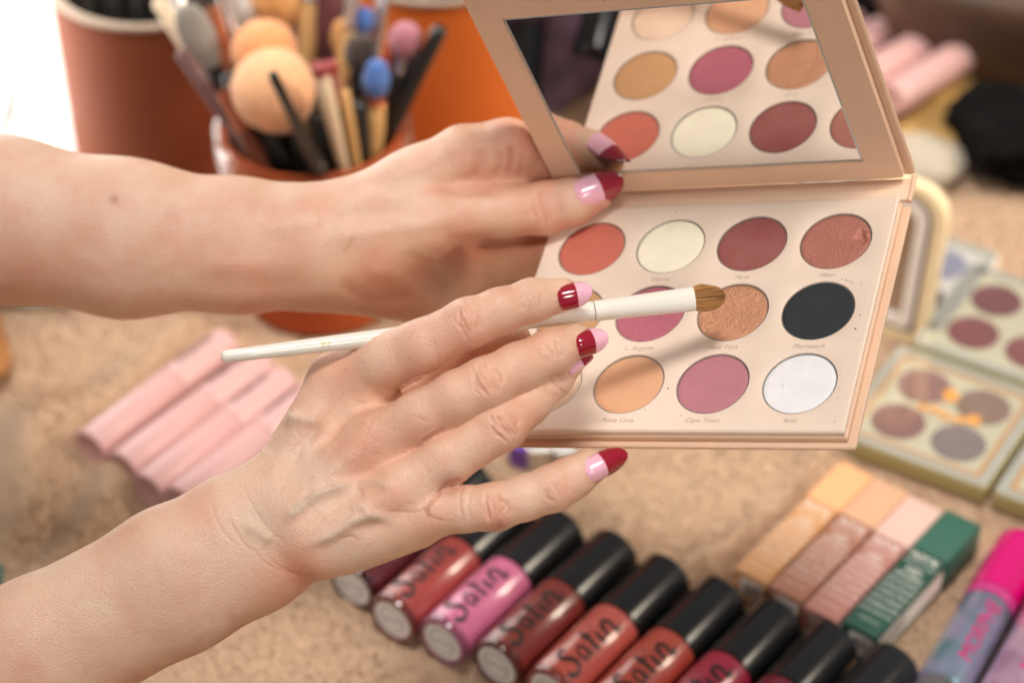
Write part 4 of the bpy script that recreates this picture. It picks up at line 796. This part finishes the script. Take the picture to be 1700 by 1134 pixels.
def knuckle(u, v, du, dv, half, n=6, seed=0, amp=-.3):   # transverse wrinkles round a finger joint; (du, dv) along the finger
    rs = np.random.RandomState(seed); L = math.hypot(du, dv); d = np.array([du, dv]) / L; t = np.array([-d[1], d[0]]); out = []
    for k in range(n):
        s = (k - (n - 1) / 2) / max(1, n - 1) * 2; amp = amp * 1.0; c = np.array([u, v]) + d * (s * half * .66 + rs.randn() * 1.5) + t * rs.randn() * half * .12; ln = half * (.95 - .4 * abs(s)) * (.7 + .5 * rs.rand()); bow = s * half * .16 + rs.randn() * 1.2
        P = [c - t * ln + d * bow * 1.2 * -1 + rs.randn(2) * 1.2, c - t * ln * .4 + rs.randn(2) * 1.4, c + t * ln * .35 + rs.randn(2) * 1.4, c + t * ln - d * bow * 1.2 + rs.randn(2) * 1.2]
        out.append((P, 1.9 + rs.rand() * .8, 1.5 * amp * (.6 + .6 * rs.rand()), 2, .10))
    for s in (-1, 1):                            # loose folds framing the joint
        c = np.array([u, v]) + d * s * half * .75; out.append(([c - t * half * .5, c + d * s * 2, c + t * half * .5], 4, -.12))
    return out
def roll(p):                                     # the right hand rolls about its long axis so that its back faces up
    u, v, z, r = p; d = (u - 462) * .525 + (v - 872) * .851; return (u, v, z - .46 * d * .21 * min(1, max(0, (u - 380) / 120)), r)
TILT = roll
RH = dict(k=7., voxel=1.05, splits=1, xmin=-215., zmax=890., fine=330.)
RH['palm'] = [cone((-150, 1204, 862, 130), (64, 1088, 860, 124), .78), cone((64, 1088, 860, 124), (292, 963, 857, 119), .76), cone((292, 963, 857, 119), (406, 904, 856, 115), .72), cone((406, 904, 856, 115), (462, 872, 856, 111), .66),
    cone((452, 812, 853, 47), (558, 632, 848, 43)), cone((486, 850, 849, 52), (612, 737, 845, 42)), cone((512, 886, 850, 52), (658, 818, 847, 40)), cone((540, 912, 854, 50), (716, 848, 853, 38)),
    cone((590, 890, 862, 58), (690, 866, 860, 46)), cone((480, 850, 862, 80), (610, 745, 862, 66)), cone((500, 780, 864, 52), (596, 672, 872, 46)), cone((600, 700, 860, 50), (680, 800, 860, 46)),
    cone((560, 700, 854, 40), (600, 660, 852, 40)), cone((600, 690, 856, 40), (650, 668, 855, 22)), cone((640, 780, 852, 38), (700, 744, 851, 20))]
RH['fingers'] = [
    (chain([(560, 630, 848, 44), (640, 598, 841, 46), (700, 575, 837, 43), (778, 536, 834, 40.5), (830, 516, 836, 36.5), (884, 499, 840, 35.5), (936, 489, 845, 28)]), 6.),
    (chain([(614, 735, 845, 44), (700, 693, 841, 44), (760, 660, 838, 43.5), (806, 640, 838, 45), (860, 612, 843, 41), (915, 585, 849, 37.5), (957, 567, 854, 29)]), 6.),
    (chain([(660, 815, 848, 42), (740, 765, 847, 43), (832, 706, 846, 42.5), (877, 668, 852, 36), (917, 628, 860, 33), (946, 600, 867, 26)]), 5.),
    (chain([(720, 849, 854, 38), (770, 846, 854, 37), (822, 842, 854, 38.5), (872, 827, 855, 36), (918, 811, 856, 37.5), (950, 794, 858, 34), (980, 776, 860, 30)]), 5.),
    (chain([(500, 770, 874, 50), (604, 684, 890, 48), (720, 610, 886, 38), (800, 582, 870, 37), (850, 566, 868, 33)]), 8.)]
K = RH['strokes'] = []
# veins and tendons of the back of the hand
K += [([(467, 868), (495, 846), (522, 826), (551, 814), (592, 802)], 7, 1.71, 1, .75), ([(500, 908), (544, 892), (572, 876), (588, 866), (622, 858), (660, 868)], 7, 1.62, 1, .7), ([(476, 690), (500, 698), (536, 700)], 7, 1.42, 1, .6), ([(536, 700), (516, 730), (500, 766)], 7, 0.81, 1, .5),
      ([(592, 802), (625, 800), (648, 812)], 6, 0.81, 1, .4), ([(622, 858), (600, 842), (580, 846)], 6, 0.70, 1, .4), ([(405, 872), (430, 884), (452, 902)], 8, 1.01, 1, .5), ([(440, 800), (490, 730), (540, 668)], 10, 0.92), ([(470, 850), (540, 790), (600, 745)], 10, 0.70), ([(500, 890), (580, 855), (645, 825)], 9, 0.61)]
K += [([(596, 690), (560, 730), (520, 790)], 13, -1.20), ([(640, 780), (590, 815), (540, 858)], 13, -1.05), ([(690, 842), (640, 862), (590, 890)], 11, -0.75), ([(474, 700), (462, 724), (440, 752)], 9, -0.75), ([(520, 812), (500, 838), (480, 850)], 4, -0.52), ([(600, 818), (560, 836), (505, 890)], 4, -0.45)]
# wrist creases and small folds
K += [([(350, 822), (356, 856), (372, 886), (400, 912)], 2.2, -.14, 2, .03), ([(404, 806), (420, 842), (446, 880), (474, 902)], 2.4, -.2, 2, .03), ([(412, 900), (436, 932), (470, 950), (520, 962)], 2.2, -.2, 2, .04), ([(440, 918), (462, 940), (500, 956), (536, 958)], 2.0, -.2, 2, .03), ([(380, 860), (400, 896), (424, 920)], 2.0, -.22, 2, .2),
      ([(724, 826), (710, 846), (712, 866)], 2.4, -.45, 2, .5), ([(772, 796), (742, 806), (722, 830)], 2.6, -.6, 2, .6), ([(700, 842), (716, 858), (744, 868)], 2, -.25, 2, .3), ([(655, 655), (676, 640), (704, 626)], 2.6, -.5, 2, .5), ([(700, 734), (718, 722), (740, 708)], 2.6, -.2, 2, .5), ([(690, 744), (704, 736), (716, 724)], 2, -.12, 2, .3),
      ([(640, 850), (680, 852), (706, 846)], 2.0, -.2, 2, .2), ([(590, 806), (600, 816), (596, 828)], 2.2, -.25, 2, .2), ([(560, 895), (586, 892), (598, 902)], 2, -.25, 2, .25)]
rs = np.random.RandomState(12)
for q in range(46):                              # fine crossing lines over the back of the hand
    u, v = 470 + rs.rand() * 250, 0; v = 1180 - .72 * u + rs.randn() * 70; a = rs.choice([.5, 2.2]) + rs.randn() * .25; l = 10 + rs.rand() * 16
    K.append(([(u, v), (u + l * .5 * math.cos(a) + rs.randn(), v + l * .5 * math.sin(a) + rs.randn()), (u + l * math.cos(a), v + l * math.sin(a))], 1.7, -.10, 2, .12))
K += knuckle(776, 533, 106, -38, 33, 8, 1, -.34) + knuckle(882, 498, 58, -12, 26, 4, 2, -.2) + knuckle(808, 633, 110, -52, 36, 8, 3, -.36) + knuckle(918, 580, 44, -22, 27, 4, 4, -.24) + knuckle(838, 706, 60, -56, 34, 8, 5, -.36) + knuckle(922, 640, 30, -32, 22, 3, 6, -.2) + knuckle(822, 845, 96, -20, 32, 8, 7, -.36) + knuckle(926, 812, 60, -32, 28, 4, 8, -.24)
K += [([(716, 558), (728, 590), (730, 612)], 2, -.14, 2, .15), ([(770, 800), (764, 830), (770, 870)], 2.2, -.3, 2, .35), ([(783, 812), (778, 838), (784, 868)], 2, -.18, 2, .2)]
RH['spots'] = [(772, 534, 26, 0, .5), (552, 618, 34, 0, .38), (808, 636, 28, 0, .5), (612, 742, 36, 0, .62), (838, 706, 28, 0, .5), (652, 826, 32, 0, .5), (822, 848, 26, 0, .55), (720, 850, 26, 0, .35), (930, 812, 24, 0, .35), (950, 500, 22, 0, .5), (905, 590, 26, 0, .3), (965, 595, 18, 0, .5), (500, 950, 34, 0, .8), (460, 980, 40, 0, .5), (340, 850, 26, 0, .4), (994, 790, 18, 0, .5),
               (830, 874, 10, 2, .7), (748, 806, 14, 2, .55), (880, 700, 24, 0, .4), (700, 610, 30, 0, .3), (730, 700, 40, 0, .3), (470, 720, 30, 1, .5), (440, 860, 30, 1, .5), (560, 900, 30, 1, .4), (250, 980, 60, 1, .25), (520, 770, 24, 1, .45), (760, 585, 60, 0, .5)]
TILT = None
LH = dict(k=9., voxel=1.6, splits=1, xmin=-250.)
LH['palm'] = [cone((-150, 350, 966, 140), (0, 364, 965, 134), .85), cone((0, 364, 965, 134), (210, 396, 962, 127), .82), cone((210, 396, 962, 126), (400, 408, 960, 107), .8), cone((400, 408, 960, 107), (520, 409, 960, 95), .8),
    cone((520, 400, 960, 92), (620, 362, 960, 72)), cone((610, 362, 960, 66), (690, 304, 956, 52)), cone((520, 432, 962, 78), (640, 440, 966, 74)), cone((560, 420, 956, 74), (690, 382, 950, 54)), cone((600, 446, 966, 68), (690, 486, 974, 48)), cone((640, 440, 968, 70), (716, 428, 978, 46)), cone((690, 470, 974, 44), (748, 478, 984, 26)), cone((740, 335, 956, 40), (842, 305, 962, 34)), cone((640, 340, 975, 56), (740, 320, 985, 50))]
LH['fingers'] = [
    (chain([(640, 395, 954, 62), (720, 362, 951, 52), (770, 355, 950, 43), (838, 353, 950, 40), (905, 345, 950, 43.5), (950, 335, 948, 39), (990, 322, 947, 29)]), 9.),
    (chain([(680, 305, 956, 52), (770, 258, 955, 50), (842, 246, 956, 49), (880, 262, 966, 44), (930, 310, 988, 40), (985, 340, 1000, 34)]), 8.),
    (chain([(690, 440, 978, 46), (780, 452, 991, 37), (860, 444, 993, 34), (940, 430, 990, 30)]), 8.),
    (chain([(670, 480, 980, 44), (760, 500, 996, 36), (850, 494, 998, 33), (930, 470, 994, 30)]), 8.),
    (chain([(690, 380, 975, 46), (780, 352, 990, 42), (870, 345, 998, 38), (950, 360, 990, 33)]), 8.),
    (chain([(680, 410, 980, 46), (770, 378, 998, 42), (860, 372, 1008, 38), (940, 390, 1000, 33)]), 8.),
    (chain([(660, 440, 980, 44), (740, 408, 1000, 38), (820, 390, 1010, 34)]), 8.)]
LH['strokes'] = [([(845, 238), (848, 262), (842, 296)], 5, -1.0, 2, .4), ([(800, 244), (796, 270), (786, 300)], 7, -.7, 2, .15), ([(720, 312), (770, 320), (830, 316)], 6, -.8, 2, .3), ([(600, 330), (650, 318), (700, 306)], 12, .3), ([(560, 470), (620, 500), (690, 490)], 9, -1.0, 0, .5), ([(740, 395), (770, 402), (810, 396)], 7, -.5, 0, .4), ([(330, 440), (420, 440), (500, 420)], 12, .5), ([(500, 330), (540, 344), (560, 380)], 10, -.6), ([(420, 380), (500, 372), (570, 352)], 9, .5)]
LH['strokes'] += [([(530, 350), (610, 332), (690, 318), (760, 322)], 11, .9), ([(560, 392), (620, 384), (700, 372), (780, 356)], 11, 1.0), ([(575, 362), (620, 356), (670, 346)], 10, -.8), ([(556, 378), (570, 392), (586, 400)], 16, 1.4), ([(640, 306), (720, 262), (790, 226)], 9, .8),
    ([(690, 330), (740, 306), (800, 300)], 9, -.8, 0, .3), ([(670, 420), (720, 444), (752, 476)], 7, -.5, 2, .05), ([(700, 408), (744, 430), (772, 452)], 7, -.4, 2, .05), ([(600, 450), (660, 460), (720, 500)], 12, .8), ([(520, 326), (536, 352), (540, 384)], 7, -.5), ([(812, 226), (846, 212), (874, 214)], 12, .9), ([(826, 246), (830, 274), (822, 298)], 5, -.8, 2, .15), ([(868, 250), (866, 276), (862, 296)], 5, -.6, 2, .15), ([(300, 470), (420, 476), (540, 470)], 14, -.6)]
LH['strokes'] += knuckle(905, 340, 80, -16, 34, 6, 21, -.4)
LH['spots'] = [(850, 230, 40, 0, .6), (800, 270, 40, 0, .4), (905, 340, 34, 0, .5), (770, 400, 40, 0, .5), (650, 490, 50, 0, .6), (1000, 345, 20, 0, .5), (430, 500, 80, 0, .35), (190, 330, 6, 2, .6), (40, 470, 80, 0, .3), (900, 290, 20, 0, .6), (540, 330, 26, 0, .4)]
person = thing('person', 'person at the left, only bare forearms and hands in view, holding palette and brush', 'person', Matrix.Translation((0, 0, 0)))
right = arm(RH, person, 'arm', m_skin); right['label'] = 'right forearm and hand holding the slim ivory brush'
left = arm(LH, person, 'arm', m_skin); left['label'] = 'left forearm and hand gripping the open palette'
m_red = mat('dark_red_polish', S(160, 4, 38), .12, coat=1., spec=.6); m_rose = mat('pink_polish', S(255, 190, 208), .14, coat=1., spec=.6)
def nail(armo, H, base, tip, wpx, cols, nrm=None, split_at=.58, rad=1.0, lift=0., z=None):
    zb = z or hit(*base, H); B = px(*base, zb); e = .6
    if nrm is None:
        g = np.array([field((B + e * np.eye(3)[k])[None], H)[0] - field((B - e * np.eye(3)[k])[None], H)[0] for k in range(3)]); nrm = g
    n = np.array(nrm, float); n /= np.linalg.norm(n); dirp = px(*tip, zb) - B; dz = -(dirp @ n) / n[2] if abs(n[2]) > .3 else 0.
    Tv = px(tip[0], tip[1], zb + np.clip(dz, -8, 8)) - B; n = n - Tv * (n @ Tv) / (Tv @ Tv); n /= np.linalg.norm(n); Ln = np.linalg.norm(Tv); t = Tv / Ln; b = np.cross(n, t); wd = wpx * zb / F_PX
    ns, nq = 36, 20; V = []; split_k = int(ns * split_at)
    for i in range(ns + 1):
        s = i / ns; hw = wd / 2 * (math.sqrt(max(0, 1 - (1 - min(1, s / .2)) ** 2)) * .45 + .55 if s < .2 else 1.) 
        if s < .06: hw *= .55 + .45 * (s / .06) ** .5
        if s > .5: q = (s - .5) / .5; hw *= math.sqrt(max(0.0004, 1 - q ** 2.3)) * (1 - .10 * q)
        for j in range(nq + 1):
            y = -1 + 2 * j / nq; yy = y * hw; cr = -(yy * yy) / (wd * .62 * rad); le = 1.0 * math.sin(math.pi * min(1, s * .9)) * Ln * .05 - s * s * Ln * .05
            V.append(B + t * Ln * s + b * yy + n * (.45 + lift + cr + le - (.5 * (1 - min(1, s / .1))) - .25 * max(0, abs(y) - .85) / .15))
    Fc = [(i * (nq + 1) + j, i * (nq + 1) + j + 1, (i + 1) * (nq + 1) + j + 1, (i + 1) * (nq + 1) + j) for i in range(ns) for j in range(nq)]
    mb = MB(); mb.add(cam2w(np.array(V)), Fc); mb.mi = [0 if f // nq < split_k else 1 for f in range(len(Fc))]
    o = obj('fingernail', mb, list(cols), armo, 180); sm = o.modifiers.new('thickness', 'SOLIDIFY'); sm.thickness = .0006; sm.offset = 0; return o
nail(right, RH, (926, 491), (982, 480), 44, (m_red, m_rose), (.05, -.30, -.95))
nail(right, RH, (957, 571), (1009, 557), 43, (m_red, m_rose), (.22, -.22, -.93))
nail(right, RH, (946, 620), (984, 592), 30, (m_rose, m_red), (.55, .55, -.55))
nail(right, RH, (974, 787), (1041, 752), 42, (m_rose, m_red), (.25, -.05, -.95), .46)
nail(left, LH, (958, 327), (1034, 296), 56, (m_rose, m_red), (.15, -.05, -.95), .55)
